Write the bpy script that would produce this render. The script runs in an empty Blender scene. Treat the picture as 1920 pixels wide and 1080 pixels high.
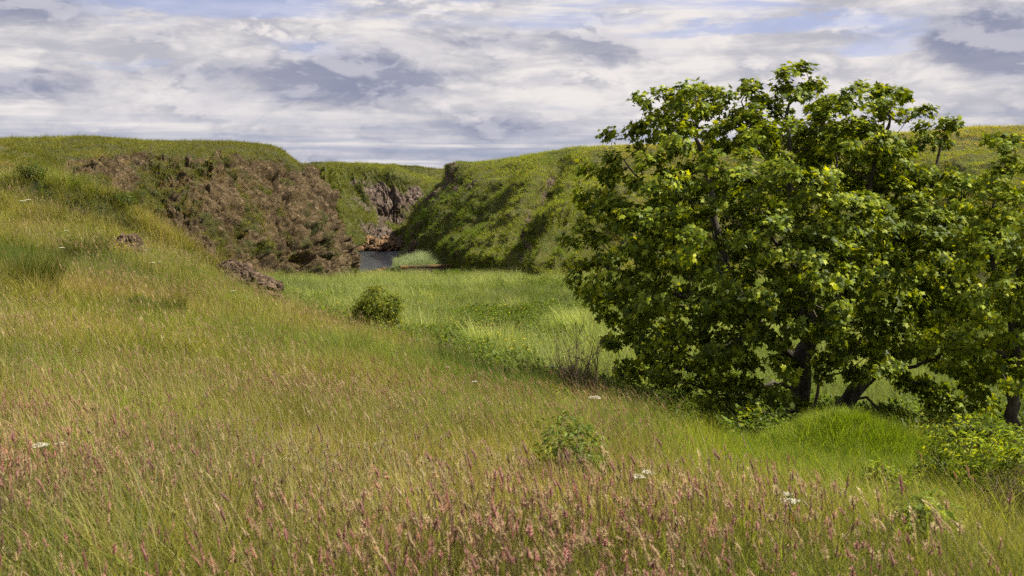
import bpy, math, random
import numpy as np
from mathutils import Vector, Matrix

random.seed(7)
RNG = np.random.default_rng(11)
R = math.radians
scene = bpy.context.scene
COL = scene.collection

# ------------------------------------------------------------------ camera
cam_data = bpy.data.cameras.new('camera')
cam = bpy.data.objects.new('camera', cam_data)
COL.objects.link(cam)
cam.location = (0, 0, 0)
cam.rotation_euler = (R(90), 0, 0)
cam_data.sensor_width = 36
cam_data.lens = 36
cam_data.shift_y = -210 / 1920
cam_data.clip_start = 0.05
cam_data.clip_end = 20000
cam_data.dof.use_dof = True
cam_data.dof.focus_distance = 24
cam_data.dof.aperture_fstop = 5.6
scene.camera = cam

# ------------------------------------------------------------------ sun, sky, exposure
SUN_AZ, SUN_EL = 88, 50
sd = Vector((math.sin(R(SUN_AZ)) * math.cos(R(SUN_EL)), math.cos(R(SUN_AZ)) * math.cos(R(SUN_EL)), math.sin(R(SUN_EL))))
sl = bpy.data.lights.new('sun', 'SUN')
sl.energy = 5.0
sl.angle = R(0.6)
sl.color = (1.0, 0.92, 0.76)
sun = bpy.data.objects.new('sun', sl)
COL.objects.link(sun)
sun.rotation_euler = sd.to_track_quat('Z', 'Y').to_euler()
sun.location = (0, 0, 60)

scene.view_settings.view_transform = 'Standard'
scene.view_settings.look = 'None'
scene.view_settings.exposure = 1.05
scene.view_settings.gamma = 1
scene.view_settings.use_curve_mapping = False
scene.cycles.use_denoising = False
scene.cycles.max_bounces = 5
scene.cycles.adaptive_threshold = 0.03
scene.cycles.diffuse_bounces = 2
scene.cycles.glossy_bounces = 2
scene.cycles.transmission_bounces = 3
scene.cycles.transparent_max_bounces = 4
scene.cycles.caustics_reflective = False
scene.cycles.caustics_refractive = False


class NT:
    """tiny node-tree helper"""
    def __init__(s, tree):
        s.t = tree
        s.n = tree.nodes
        s.l = tree.links

    def new(s, typ, **kw):
        nd = s.n.new(typ)
        for k, v in kw.items():
            setattr(nd, k, v)
        return nd

    def put(s, sock, v):
        if hasattr(v, 'is_output') or isinstance(v, bpy.types.NodeSocket):
            s.l.new(v, sock)
        elif isinstance(v, (tuple, list)) and len(v) == 3 and sock.type == 'RGBA':
            sock.default_value = (*v, 1)
        else:
            sock.default_value = v

    def math(s, op, a, b=0.0, c=None, clamp=False):
        nd = s.new('ShaderNodeMath', operation=op, use_clamp=clamp)
        s.put(nd.inputs[0], a)
        s.put(nd.inputs[1], b)
        if c is not None:
            s.put(nd.inputs[2], c)
        return nd.outputs[0]

    def mix(s, f, a, b, mode='MIX'):
        nd = s.new('ShaderNodeMix', data_type='RGBA', blend_type=mode)
        s.put(nd.inputs[0], f)
        s.put(nd.inputs[6], a)
        s.put(nd.inputs[7], b)
        return nd.outputs[2]

    def noise(s, vec, scale, detail=4, rough=0.55, dist=0.0, out=0):
        nd = s.new('ShaderNodeTexNoise')
        if vec is not None:
            s.l.new(vec, nd.inputs['Vector'])
        nd.inputs['Scale'].default_value = scale
        nd.inputs['Detail'].default_value = detail
        nd.inputs['Roughness'].default_value = rough
        nd.inputs['Distortion'].default_value = dist
        return nd.outputs[out]

    def rng(s, v, a, b, c=0.0, d=1.0, smooth=True):
        nd = s.new('ShaderNodeMapRange')
        nd.interpolation_type = 'SMOOTHSTEP' if smooth else 'LINEAR'
        s.put(nd.inputs[0], v)
        for i, q in enumerate((a, b, c, d)):
            s.put(nd.inputs[i + 1], q)
        return nd.outputs[0]

    def vmul(s, vec, m):
        nd = s.new('ShaderNodeVectorMath', operation='MULTIPLY')
        s.l.new(vec, nd.inputs[0])
        nd.inputs[1].default_value = m
        return nd.outputs[0]

    def vadd(s, a, b):
        nd = s.new('ShaderNodeVectorMath', operation='ADD')
        s.put(nd.inputs[0], a)
        s.put(nd.inputs[1], b)
        return nd.outputs[0]


def make_world():
    w = bpy.data.worlds.new('World')
    scene.world = w
    w.use_nodes = True
    T = NT(w.node_tree)
    T.n.clear()
    out = T.new('ShaderNodeOutputWorld')
    sky = T.new('ShaderNodeTexSky')
    sky.sky_type = 'NISHITA'
    sky.sun_disc = False
    sky.sun_elevation = R(SUN_EL)
    sky.sun_rotation = R(SUN_AZ)
    bg1 = T.new('ShaderNodeBackground')
    T.l.new(T.mix(1.0, sky.outputs[0], (1.0, 0.86, 1.08), 'MULTIPLY'), bg1.inputs[0])
    bg1.inputs[1].default_value = 0.063
    tc = T.new('ShaderNodeTexCoord')
    d = tc.outputs['Generated']
    sep = T.new('ShaderNodeSeparateXYZ')
    T.l.new(d, sep.inputs[0])
    X, Y, Z = sep.outputs
    # cloud sheet coordinates: direction met with a level sheet overhead
    zz = T.math('ADD', T.math('ABSOLUTE', Z), 0.045)
    px = T.math('DIVIDE', X, zz)
    py = T.math('DIVIDE', Y, zz)
    cmb = T.new('ShaderNodeCombineXYZ')
    T.l.new(px, cmb.inputs[0])
    T.l.new(py, cmb.inputs[1])
    sheet = cmb.outputs[0]
    # azimuth / height coordinates (radians) for the separate cumulus clouds
    az = T.math('ARCTAN2', X, Y)
    el = T.math('ARCSINE', Z)
    cm2 = T.new('ShaderNodeCombineXYZ')
    T.l.new(az, cm2.inputs[0])
    T.l.new(el, cm2.inputs[1])
    ae = cm2.outputs[0]
    warp = T.noise(T.vmul(ae, (3.0, 9.0, 1)), 1.0, 5, 0.6, 0.0, 1)
    wv = T.new('ShaderNodeVectorMath', operation='MULTIPLY_ADD')
    T.l.new(warp, wv.inputs[0])
    wv.inputs[1].default_value = (0.10, 0.035, 0)
    T.l.new(ae, wv.inputs[2])
    aw = wv.outputs[0]
    streak = T.noise(T.vmul(aw, (2.4, 12.0, 1)), 1.7, 8, 0.60, 0.25)
    fine = T.noise(T.vmul(aw, (6.0, 17.0, 1)), 3.0, 8, 0.62, 0.2)

    def puff(off):
        return T.noise(T.vmul(T.vadd(aw, off), (5.2, 11.0, 1)), 1.9, 9, 0.58, 0.15)
    billow = puff((0, 0, 0))
    # the side of a billow that faces the sun is lit, its base is grey
    lit = T.rng(T.math('SUBTRACT', billow, puff((0.006, 0.010, 0))), -0.045, 0.055)
    wisp = T.noise(T.vmul(sheet, (1.0, 1.6, 1)), 0.55, 8, 0.6, 0.4)
    # thin grey-blue shade of the cloud base
    shade = T.rng(T.math('ADD', T.math('MULTIPLY', streak, 0.62), T.math('MULTIPLY', billow, 0.38)), 0.43, 0.56)
    # separate dark clouds, (azimuth, elevation, half width, half height, weight)
    def azel(x, y):
        v = Vector(((x - 960) / 1920, 1, (330 - y) / 1920)).normalized()
        return math.atan2(v.x, v.y), math.asin(v.z)
    blobs = [(600, 160, 180, 46, 1.4), (690, 130, 90, 34, .7), (1000, 236, 170, 24, .8), (690, 246, 150, 17, .6), (1900, 78, 160, 60, 1.8),
             (110, 165, 100, 28, .75), (20, 155, 60, 22, .6), (980, 75, 300, 26, .6), (850, 150, 150, 22, .5), (80, 15, 120, 30, .8),
             (700, 290, 260, 14, .55), (300, 70, 45, 14, .5), (400, 35, 70, 24, .5), (1300, 105, 140, 14, .35), (300, 135, 150, 16, .4),
             (1150, 112, 60, 16, .5), (220, 210, 160, 14, .4), (1040, 152, 100, 12, .4), (1900, 215, 260, 20, .35)]
    # the rest of the sky gets clouds of the same kind
    rr = random.Random(3)
    for i in range(26):
        bx = rr.uniform(-3.1, 3.1)
        if abs(bx) < 0.62:
            continue
        blobs.append((bx, rr.uniform(0.05, 0.5), rr.uniform(.06, .16), rr.uniform(.01, .035), rr.uniform(.5, 1)))
    wx = T.math('MULTIPLY', T.math('SUBTRACT', billow, 0.5), 0.10)
    wy = T.math('MULTIPLY', T.math('SUBTRACT', fine, 0.5), 0.04)
    azw = T.math('ADD', az, wx)
    elw = T.math('ADD', el, wy)
    holes = [(1450, 45, 170, 20, .10), (1300, 60, 90, 12, .08), (1560, 95, 170, 16, .10), (330, 8, 200, 14, .09), (180, 118, 110, 16, .06), (1680, 60, 60, 18, .08)]
    tots = []
    for grp in (blobs, holes):
     tot = None
     for b in grp:
        if b[2] > 1:
            a0, e0 = azel(b[0], b[1])
            sx, sy = b[2] / 1920, b[3] / 1920
        else:
            a0, e0, sx, sy = b[:4]
        u = T.math('MULTIPLY', T.math('SUBTRACT', azw, a0), 1 / sx)
        v = T.math('MULTIPLY', T.math('SUBTRACT', elw, e0), 1 / sy)
        r2 = T.math('ADD', T.math('MULTIPLY', u, u), T.math('MULTIPLY', v, v))
        g = T.math('MULTIPLY', T.math('EXPONENT', T.math('MULTIPLY', r2, -1.0)), b[4])
        tot = g if tot is None else T.math('ADD', tot, g)
     tots.append(tot)
    tot, hole = tots
    dark = T.rng(T.math('ADD', tot, T.math('MULTIPLY', T.math('SUBTRACT', billow, 0.5), 1.3)), 0.05, 1.0)
    # cloud colour
    c = T.mix(T.math('MULTIPLY', shade, 0.85), (0.87, 0.82, 0.80), (0.43, 0.44, 0.515))
    c = T.mix(T.math('MULTIPLY', lit, T.rng(billow, 0.46, 0.62, 0.05, 0.85)), c, (0.98, 0.91, 0.87))
    low = T.rng(el, 0.005, 0.085, 1.0, 0.0)
    lowband = T.rng(T.noise(T.vmul(ae, (1.5, 50.0, 1)), 1.5, 5, 0.55, 0.15), 0.36, 0.58)
    c = T.mix(T.math('MULTIPLY', T.math('MULTIPLY', low, lowband), 0.9), c, (0.31, 0.36, 0.51))
    dk = T.mix(T.math('MULTIPLY', lit, 0.65), (0.24, 0.265, 0.39), (0.56, 0.56, 0.65))
    c = T.mix(T.math('MULTIPLY', dark, 0.84), c, dk)
    # gaps of blue, mostly higher up
    gapn = T.math('ADD', T.math('MULTIPLY', wisp, 0.45), T.math('MULTIPLY', T.noise(T.vmul(ae, (2.0, 13.0, 1)), 1.3, 8, 0.6, 0.5), 0.55))
    gaph = T.rng(el, 0.06, 0.19, 0.0, 0.10)
    gap = T.rng(T.math('ADD', T.math('ADD', gapn, gaph), hole), 0.56, 0.64)
    gap = T.math('MULTIPLY', gap, T.math('SUBTRACT', 1.0, dark, clamp=True))
    bg2 = T.new('ShaderNodeBackground')
    T.l.new(c, bg2.inputs[0])
    bg2.inputs[1].default_value = 0.485
    mx = T.new('ShaderNodeMixShader')
    T.l.new(T.math('MULTIPLY', gap, 0.68), mx.inputs[0])
    T.l.new(bg2.outputs[0], mx.inputs[1])
    T.l.new(bg1.outputs[0], mx.inputs[2])
    T.l.new(mx.outputs[0], out.inputs[0])
    w.cycles.sampling_method = 'MANUAL'
    w.cycles.sample_map_resolution = 512


make_world()

# ------------------------------------------------------------------ numpy noise
def _h(ix, iy, iz, seed):
    n = (ix.astype(np.int64) * 374761393 + iy.astype(np.int64) * 668265263 + iz.astype(np.int64) * 2147483647 + seed * 1274126177) & 0xFFFFFFFF
    n = ((n ^ (n >> 13)) * 1274126177) & 0xFFFFFFFF
    n = ((n ^ (n >> 16)) * 2246822519) & 0xFFFFFFFF
    n = n ^ (n >> 15)
    return (n & 0xFFFFFF) / float(0x1000000)


def vnoise(P, seed=0):
    P = np.asarray(P, float)
    i = np.floor(P).astype(np.int64)
    f = P - i
    f = f * f * f * (f * (f * 6 - 15) + 10)
    r = 0
    for dx in (0, 1):
        for dy in (0, 1):
            for dz in (0, 1):
                w = (f[..., 0] if dx else 1 - f[..., 0]) * (f[..., 1] if dy else 1 - f[..., 1]) * (f[..., 2] if dz else 1 - f[..., 2])
                r = r + w * _h(i[..., 0] + dx, i[..., 1] + dy, i[..., 2] + dz, seed)
    return r * 2 - 1


def fbm(P, octv=5, seed=0, gain=0.5, ridged=False):
    P = np.asarray(P, float)
    a, s, t = 1.0, 0, 0
    for k in range(octv):
        v = vnoise(P * (2.03 ** k) + 17.3 * k, seed + k)
        if ridged:
            v = 1 - 2 * np.abs(v)
        s = s + a * v
        t += a
        a *= gain
    return s / t


def worley(P, seed=0):
    P = np.asarray(P, float)
    i = np.floor(P).astype(np.int64)
    f1 = np.full(P.shape[:-1], 9.0)
    f2 = f1.copy()
    idv = np.zeros(P.shape[:-1])
    for dx in (-1, 0, 1):
        for dy in (-1, 0, 1):
            for dz in (-1, 0, 1):
                c = i + np.array([dx, dy, dz])
                jx = _h(c[..., 0], c[..., 1], c[..., 2], seed)
                jy = _h(c[..., 0], c[..., 1], c[..., 2], seed + 1)
                jz = _h(c[..., 0], c[..., 1], c[..., 2], seed + 2)
                q = c + np.stack([jx, jy, jz], -1)
                d = np.sqrt(((P - q) ** 2).sum(-1))
                m = d < f1
                f2 = np.where(m, f1, np.minimum(f2, d))
                f1 = np.where(m, d, f1)
                idv = np.where(m, jx, idv)
    return f1, f2, idv


def xyz(x, y, z=0.0):
    x, y = np.broadcast_arrays(np.asarray(x, float), np.asarray(y, float))
    return np.stack([x, y, np.broadcast_to(z, x.shape)], -1)


def at(px, y, d):
    """the point a given distance ahead that the survey of the photograph puts there"""
    return np.array([(px - 960) / 1920 * d, d, (330 - y) / 1920 * d])


def sstep(a, b, x):
    t = np.clip((np.asarray(x, float) - a) / (b - a), 0, 1)
    return t * t * (3 - 2 * t)

# ------------------------------------------------------------------ object helpers
def tag(o, label=None, cat=None, group=None, kind=None):
    if label:
        o['label'] = label
    if cat:
        o['category'] = cat
    if group:
        o['group'] = group
    if kind:
        o['kind'] = kind
    return o


def empty(name, loc, label, cat, group=None):
    o = bpy.data.objects.new(name, None)
    o.empty_display_size = 0.1
    COL.objects.link(o)
    o.location = loc
    return tag(o, label, cat, group)


def make_mesh(name, V, F, mat=None, smooth=True, attrs=None, tri=None):
    """V (n,3); F list of faces or (m,k) int array"""
    me = bpy.data.meshes.new(name)
    V = np.asarray(V, np.float32)
    F = np.asarray(F, np.int32)
    n, k = F.shape
    me.vertices.add(len(V))
    me.vertices.foreach_set('co', V.ravel())
    me.loops.add(n * k)
    me.loops.foreach_set('vertex_index', F.ravel())
    me.polygons.add(n)
    me.polygons.foreach_set('loop_start', np.arange(0, n * k, k, dtype=np.int32))
    me.polygons.foreach_set('loop_total', np.full(n, k, np.int32))
    me.polygons.foreach_set('use_smooth', np.full(n, smooth, bool))
    me.update(calc_edges=True)
    if attrs:
        for an, arr in attrs.items():
            arr = np.asarray(arr, np.float32)
            if arr.ndim == 1:
                a = me.attributes.new(an, 'FLOAT', 'POINT')
                a.data.foreach_set('value', arr)
            else:
                a = me.attributes.new(an, 'FLOAT_COLOR', 'POINT')
                if arr.shape[1] == 3:
                    arr = np.concatenate([arr, np.ones((len(arr), 1), np.float32)], 1)
                a.data.foreach_set('color', arr.ravel())
    if mat:
        me.materials.append(mat)
    return me


def link(name, me, parent=None, loc=None):
    o = bpy.data.objects.new(name, me)
    COL.objects.link(o)
    if parent is not None:
        o.parent = parent
    if loc is not None:
        o.location = loc
    return o


class Geo:
    """collects triangles with a colour per vertex"""
    def __init__(s):
        s.V, s.F, s.C, s.n = [], [], [], 0

    def add(s, V, F, C):
        V = np.asarray(V, float).reshape(-1, 3)
        F = np.asarray(F, int).reshape(-1, 3)
        C = np.asarray(C, float)
        if C.ndim == 1:
            C = np.tile(C, (len(V), 1))
        s.V.append(V)
        s.F.append(F + s.n)
        s.C.append(C)
        s.n += len(V)

    def mesh(s, name, mat, smooth=True, origin=(0, 0, 0)):
        return make_mesh(name, np.concatenate(s.V) - np.array(origin), np.concatenate(s.F), mat, smooth, {'bc': np.concatenate(s.C)})


def tube(geo, pts, rad, sides, col, cap=True):
    pts = np.asarray(pts, float)
    n = len(pts)
    rad = np.broadcast_to(rad, (n,))
    t = np.gradient(pts, axis=0)
    t /= np.linalg.norm(t, axis=1)[:, None] + 1e-9
    ref = np.array([0.31, 0.17, 0.93])
    if abs(t[0] @ ref) > 0.9:
        ref = np.array([1.0, 0.1, 0])
    b = np.cross(t, ref)
    b /= np.linalg.norm(b, axis=1)[:, None] + 1e-9
    c = np.cross(t, b)
    a = np.linspace(0, 2 * np.pi, sides, endpoint=False)
    V = pts[:, None] + rad[:, None, None] * (np.cos(a)[None, :, None] * b[:, None] + np.sin(a)[None, :, None] * c[:, None])
    V = V.reshape(-1, 3)
    F = []
    for i in range(n - 1):
        for j in range(sides):
            p, q = i * sides + j, i * sides + (j + 1) % sides
            F += [(p, q, p + sides), (q, q + sides, p + sides)]
    if cap:
        V = np.concatenate([V, pts[-1:] + t[-1:] * rad[-1]])
        for j in range(sides):
            F.append(((n - 1) * sides + j, (n - 1) * sides + (j + 1) % sides, len(V) - 1))
    geo.add(V, F, col)

# ------------------------------------------------------------------ materials
def mat_plant(name, trans=0.4, gloss=0.06, base=None, tipcol=None, tipmix=0.0, rough=0.4, inst=True, tcol=(1.25, 1.35, 0.55)):
    """leafy tissue: diffuse, light coming through, slight sheen. Colour = per clump tint x per blade colour"""
    m = bpy.data.materials.new(name)
    m.use_nodes = True
    T = NT(m.node_tree)
    T.n.clear()
    out = T.new('ShaderNodeOutputMaterial')
    bc = T.new('ShaderNodeAttribute', attribute_name='bc')
    c = bc.outputs['Color']
    if inst:
        ti = T.new('ShaderNodeAttribute', attribute_name='tint', attribute_type='INSTANCER')
        c = T.mix(1.0, c, ti.outputs['Color'], 'MULTIPLY')
    if base:
        c = T.mix(1.0, c, base, 'MULTIPLY')
    df = T.new('ShaderNodeBsdfDiffuse')
    T.l.new(c, df.inputs[0])
    tr = T.new('ShaderNodeBsdfTranslucent')
    T.l.new(T.mix(1.0, c, tcol, 'MULTIPLY'), tr.inputs[0])
    m1 = T.new('ShaderNodeMixShader')
    m1.inputs[0].default_value = trans
    T.l.new(df.outputs[0], m1.inputs[1])
    T.l.new(tr.outputs[0], m1.inputs[2])
    gl = T.new('ShaderNodeBsdfGlossy')
    gl.inputs['Roughness'].default_value = rough
    gl.inputs[0].default_value = (0.8, 0.85, 0.8, 1)
    m2 = T.new('ShaderNodeMixShader')
    m2.inputs[0].default_value = gloss
    T.l.new(m1.outputs[0], m2.inputs[1])
    T.l.new(gl.outputs[0], m2.inputs[2])
    T.l.new(m2.outputs[0], out.inputs[0])
    return m


def mat_simple(name, colfn, rough=0.85, bump=None, metallic=0.0, spec=0.3):
    m = bpy.data.materials.new(name)
    m.use_nodes = True
    T = NT(m.node_tree)
    bs = T.n['Principled BSDF']
    geo = T.new('ShaderNodeNewGeometry')
    P = geo.outputs['Position']
    T.put(bs.inputs['Base Color'], colfn(T, P))
    bs.inputs['Roughness'].default_value = rough
    bs.inputs['Specular IOR Level'].default_value = spec
    bs.inputs['Metallic'].default_value = metallic
    if bump:
        bp = T.new('ShaderNodeBump')
        bp.inputs['Strength'].default_value = bump[0]
        bp.inputs['Distance'].default_value = bump[1]
        T.l.new(bump[2](T, P), bp.inputs['Height'])
        T.l.new(bp.outputs[0], bs.inputs['Normal'])
    return m


def land_color(grassA, grassB, grassC, rockA, rockB, rockC, gs=0.35):
    def fn(T, P):
        n1 = T.noise(P, gs, 5, 0.6)
        n2 = T.noise(P, gs * 5, 5, 0.65)
        n3 = T.noise(P, gs * 22, 3, 0.6)
        g = T.mix(T.rng(n1, 0.38, 0.62), grassA, grassB)
        g = T.mix(T.rng(n2, 0.42, 0.68), g, grassC)
        g = T.mix(T.rng(n3, 0.3, 0.75, 0, 0.5), g, T.mix(1.0, g, (0.45, 0.45, 0.5), 'MULTIPLY'))
        r1 = T.noise(P, 0.5, 6, 0.62, 0.6)
        r2 = T.noise(P, 2.6, 6, 0.7)
        r3 = T.noise(P, 9.0, 4, 0.7)
        r = T.mix(T.rng(r1, 0.36, 0.62), rockA, rockB)
        r = T.mix(T.rng(r2, 0.50, 0.72), r, rockC)
        r = T.mix(T.rng(r3, 0.35, 0.7, 0, 0.6), r, T.mix(1.0, r, (0.5, 0.5, 0.48), 'MULTIPLY'))
        at_ = T.new('ShaderNodeAttribute', attribute_name='rock')
        f = T.math('ADD', at_.outputs['Fac'], T.math('MULTIPLY', T.math('SUBTRACT', T.noise(P, 1.7, 5, 0.7), 0.5), 1.1))
        f = T.rng(f, 0.38, 0.62)
        return T.mix(f, g, r)
    return fn


def land_bump(T, P):
    a = T.noise(P, 1.6, 8, 0.7, 0.3)
    v = T.new('ShaderNodeTexVoronoi')
    v.inputs['Scale'].default_value = 2.2
    T.l.new(P, v.inputs['Vector'])
    b = T.noise(P, 9, 5, 0.7)
    return T.math('ADD', T.math('ADD', a, T.math('MULTIPLY', v.outputs['Distance'], 0.35)), T.math('MULTIPLY', b, 0.4))


M_grass = mat_plant('grass blades', 0.42, 0.012, rough=0.55)
M_seed = mat_plant('grass seed heads', 0.35, 0.02, rough=0.6, tcol=(1.2, 1.0, 0.95))
M_leaf = mat_plant('tree leaves', 0.34, 0.014, inst=False, rough=0.5, tcol=(1.6, 1.45, 0.25))
M_herb = mat_plant('herb leaves', 0.40, 0.010, inst=False, rough=0.45, tcol=(1.4, 1.35, 0.4))
M_petal = mat_plant('petals', 0.3, 0.02, inst=False, rough=0.6, tcol=(1, 1, 1))
M_bark = mat_simple('bark', lambda T, P: T.mix(T.rng(T.noise(T.vmul(P, (1, 1, .35)), 9, 6, .7), .35, .65), (0.028, 0.022, 0.016), (0.095, 0.082, 0.06)), 0.9,
                    (0.9, 0.03, lambda T, P: T.noise(T.vmul(P, (1, 1, .3)), 16, 7, .7)))
M_twig = mat_simple('twigs', lambda T, P: T.mix(T.noise(P, 6, 4), (0.06, 0.042, 0.03), (0.15, 0.115, 0.09)), 0.9)
M_soil = mat_simple('meadow soil', lambda T, P: T.mix(T.rng(T.noise(P, 1.2, 6, .65), .35, .65), (0.03, 0.042, 0.01), (0.07, 0.07, 0.022)), 0.95,
                    (0.8, 0.08, land_bump))
M_left = mat_simple('left headland turf and scree', land_color((0.06, 0.075, 0.013), (0.10, 0.10, 0.025), (0.11, 0.09, 0.034), (0.085, 0.057, 0.027), (0.165, 0.115, 0.058), (0.34, 0.255, 0.155)), 0.95,
                    (1.0, 0.7, land_bump))
M_right = mat_simple('right headland turf', land_color((0.05, 0.066, 0.010), (0.085, 0.092, 0.015), (0.10, 0.09, 0.024), (0.09, 0.062, 0.042), (0.15, 0.105, 0.072), (0.22, 0.17, 0.13)), 0.95,
                     (1.0, 0.35, land_bump))
M_far = mat_simple('far headland turf and rock', land_color((0.05, 0.066, 0.010), (0.09, 0.10, 0.017), (0.10, 0.09, 0.025), (0.085, 0.055, 0.042), (0.16, 0.115, 0.09), (0.36, 0.31, 0.27), 0.2), 0.95,
                   (1.0, 0.5, land_bump))
M_rock = mat_simple('weathered rock', lambda T, P: T.mix(T.rng(T.noise(P, 4, 6, .7), .4, .65), (0.055, 0.036, 0.022), (0.14, 0.095, 0.062)), 0.92,
                    (1.0, 0.12, land_bump))
M_shore = mat_simple('shore rock', lambda T, P: T.mix(T.rng(T.noise(P, 1.1, 6, .7), .42, .6), (0.09, 0.055, 0.03), (0.27, 0.16, 0.08)), 0.9,
                     (1.0, 0.3, land_bump))


def water_mat():
    m = bpy.data.materials.new('sea water')
    m.use_nodes = True
    T = NT(m.node_tree)
    bs = T.n['Principled BSDF']
    P = T.new('ShaderNodeNewGeometry').outputs['Position']
    bs.inputs['Base Color'].default_value = (0.03, 0.036, 0.04, 1)
    bs.inputs['Roughness'].default_value = 0.12
    bs.inputs['IOR'].default_value = 1.33
    bp = T.new('ShaderNodeBump')
    bp.inputs['Strength'].default_value = 0.9
    bp.inputs['Distance'].default_value = 0.35
    a = T.noise(T.vmul(P, (1, 1.6, 1)), 0.9, 5, 0.6, 0.4)
    b = T.noise(P, 3.0, 4, 0.6)
    T.l.new(T.math('ADD', a, T.math('MULTIPLY', b, 0.35)), bp.inputs['Height'])
    T.l.new(bp.outputs[0], bs.inputs['Normal'])
    return m


M_water = water_mat()

# ------------------------------------------------------------------ the lie of the land
GH = 0.30   # standing grass above the soil in the surveyed levels
def lv(lst):
    """(distance, row) or (distance, None, level)"""
    d = [q[0] for q in lst]
    z = [((330 - q[1]) / 1920 * q[0] - GH) if q[1] is not None else q[2] for q in lst]
    return d, z

TAB = {
    -700: [(2, None, -1.9), (3.8, 1070), (6, 870), (9, 710), (14, 550), (20, 430), (27, 350), (36, 300), (46, 268), (60, 260), (75, 254), (120, 265), (150, None, -14)],
    -200: [(2, None, -1.9), (3.8, 1075), (6, 880), (9, 725), (14, 570), (20, 450), (27, 375), (36, 315), (46, 280), (60, 265), (75, 254), (120, 265), (150, None, -14)],
    0: [(2, None, -1.9), (3.8, 1080), (6, 900), (9, 750), (14, 600), (20, 490), (27, 410), (36, 350), (46, 305), (58, 278), (75, 257), (120, 270), (150, None, -14)],
    120: [(2, None, -1.9), (3.8, 1080), (6, 900), (9, 755), (14, 620), (20, 520), (27, 450), (35, 392), (44, 345), (54, 322), (66, 285), (80, 268), (120, 275), (150, None, -14)],
    200: [(2, None, -1.9), (3.8, 1080), (6, 902), (9, 760), (14, 630), (20, 540), (27, 470), (35, 415), (45, 372), (52, 372), (58, None, -4), (80, None, -4), (120, None, -8), (150, None, -14)],
    290: [(2, None, -1.9), (3.8, 1080), (6, 904), (9, 762), (14, 640), (20, 558), (27, 500), (34, 455), (43, 425), (47, None, -3.4), (56, None, -6), (80, None, -6.5), (120, None, -10), (150, None, -14)],
    400: [(2, None, -1.9), (3.8, 1080), (6, 905), (9.5, 760), (14, 655), (20, 580), (26, 532), (32, 505), (39, 487), (44, None, -4.6), (54, None, -6.3), (80, None, -7.5), (120, None, -11), (150, None, -14)],
    540: [(2, None, -1.9), (3.8, 1080), (6.2, 905), (10, 755), (14, 675), (19, 620), (25, 588), (30, 580), (35, None, -5.3), (44, None, -6.2), (60, 538), (80, 513), (92, None, -9.6), (108, None, -12), (150, None, -14)],
    700: [(2, None, -1.9), (3.8, 1080), (6.3, 910), (10.5, 760), (17, 668), (24, 635), (31, 612), (38, 592), (46, 572), (58, 546), (75, 526), (97, 513), (106, None, -12), (150, None, -14)],
    900: [(2, None, -1.9), (3.8, 1080), (6.5, 915), (10, 795), (15, 715), (20, 685), (25, 662), (30, 635), (38, 607), (50, 570), (66, 536), (84, 513), (100, 506), (113, None, -11), (125, None, -14)],
    1100: [(2, None, -1.9), (3.8, 1085), (6.6, 920), (9.5, 822), (13, 768), (16, 745), (20, 722), (25, 690), (31, 648), (39, 602), (53, 550), (80, 508), (120, 490), (150, None, -14)],
    1300: [(2, None, -1.9), (3.8, 1090), (6, 945), (8.5, 872), (12, 822), (15, 800), (19, 790), (25, 725), (33, 650), (42, 602), (57, 550), (78, 515), (120, 490), (150, None, -14)],
    1500: [(2, None, -1.9), (3.8, 1095), (6, 955), (9, 885), (12, 845), (15, 822), (18, 818), (25, 745), (33, 665), (42, 605), (57, 550), (78, 515), (120, 490), (150, None, -14)],
    1700: [(2, None, -1.9), (3.8, 1095), (6, 965), (9, 900), (12, 865), (15, 845), (18, 830), (25, 750), (33, 665), (42, 605), (57, 550), (78, 515), (120, 490), (150, None, -14)],
    1920: [(2, None, -1.9), (3.8, 1100), (6, 970), (9, 910), (12, 880), (15, 855), (18, 830), (25, 745), (33, 660), (42, 600), (57, 545), (78, 510), (120, 490), (150, None, -14)],
    2500: [(2, None, -1.9), (3.8, 1100), (6, 965), (9, 900), (12, 870), (15, 840), (18, 810), (25, 725), (33, 640), (42, 585), (57, 535), (78, 500), (120, 480), (150, None, -14)],
}
PXG = np.arange(-1600, 3601, 20.0)
DG = np.exp(np.linspace(math.log(2.0), math.log(300), 240))
_cols = sorted(TAB)
_tz = []
for c_ in _cols:
    d_, z_ = lv(TAB[c_])
    _tz.append(np.interp(DG, d_, z_))
_tz = np.array(_tz)
HG = np.array([[0.0]])
HG = np.stack([np.interp(PXG, _cols, _tz[:, j]) for j in range(len(DG))], 1)


def smooth1(A, ax, k):
    ker = np.hanning(k + 2)[1:-1]
    ker /= ker.sum()
    pad = k // 2
    B = np.pad(A, [(pad, pad) if i == ax else (0, 0) for i in range(2)], mode='edge')
    return np.apply_along_axis(lambda v: np.convolve(v, ker, 'valid'), ax, B)


HG = smooth1(smooth1(HG, 0, 7), 1, 5)


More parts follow.
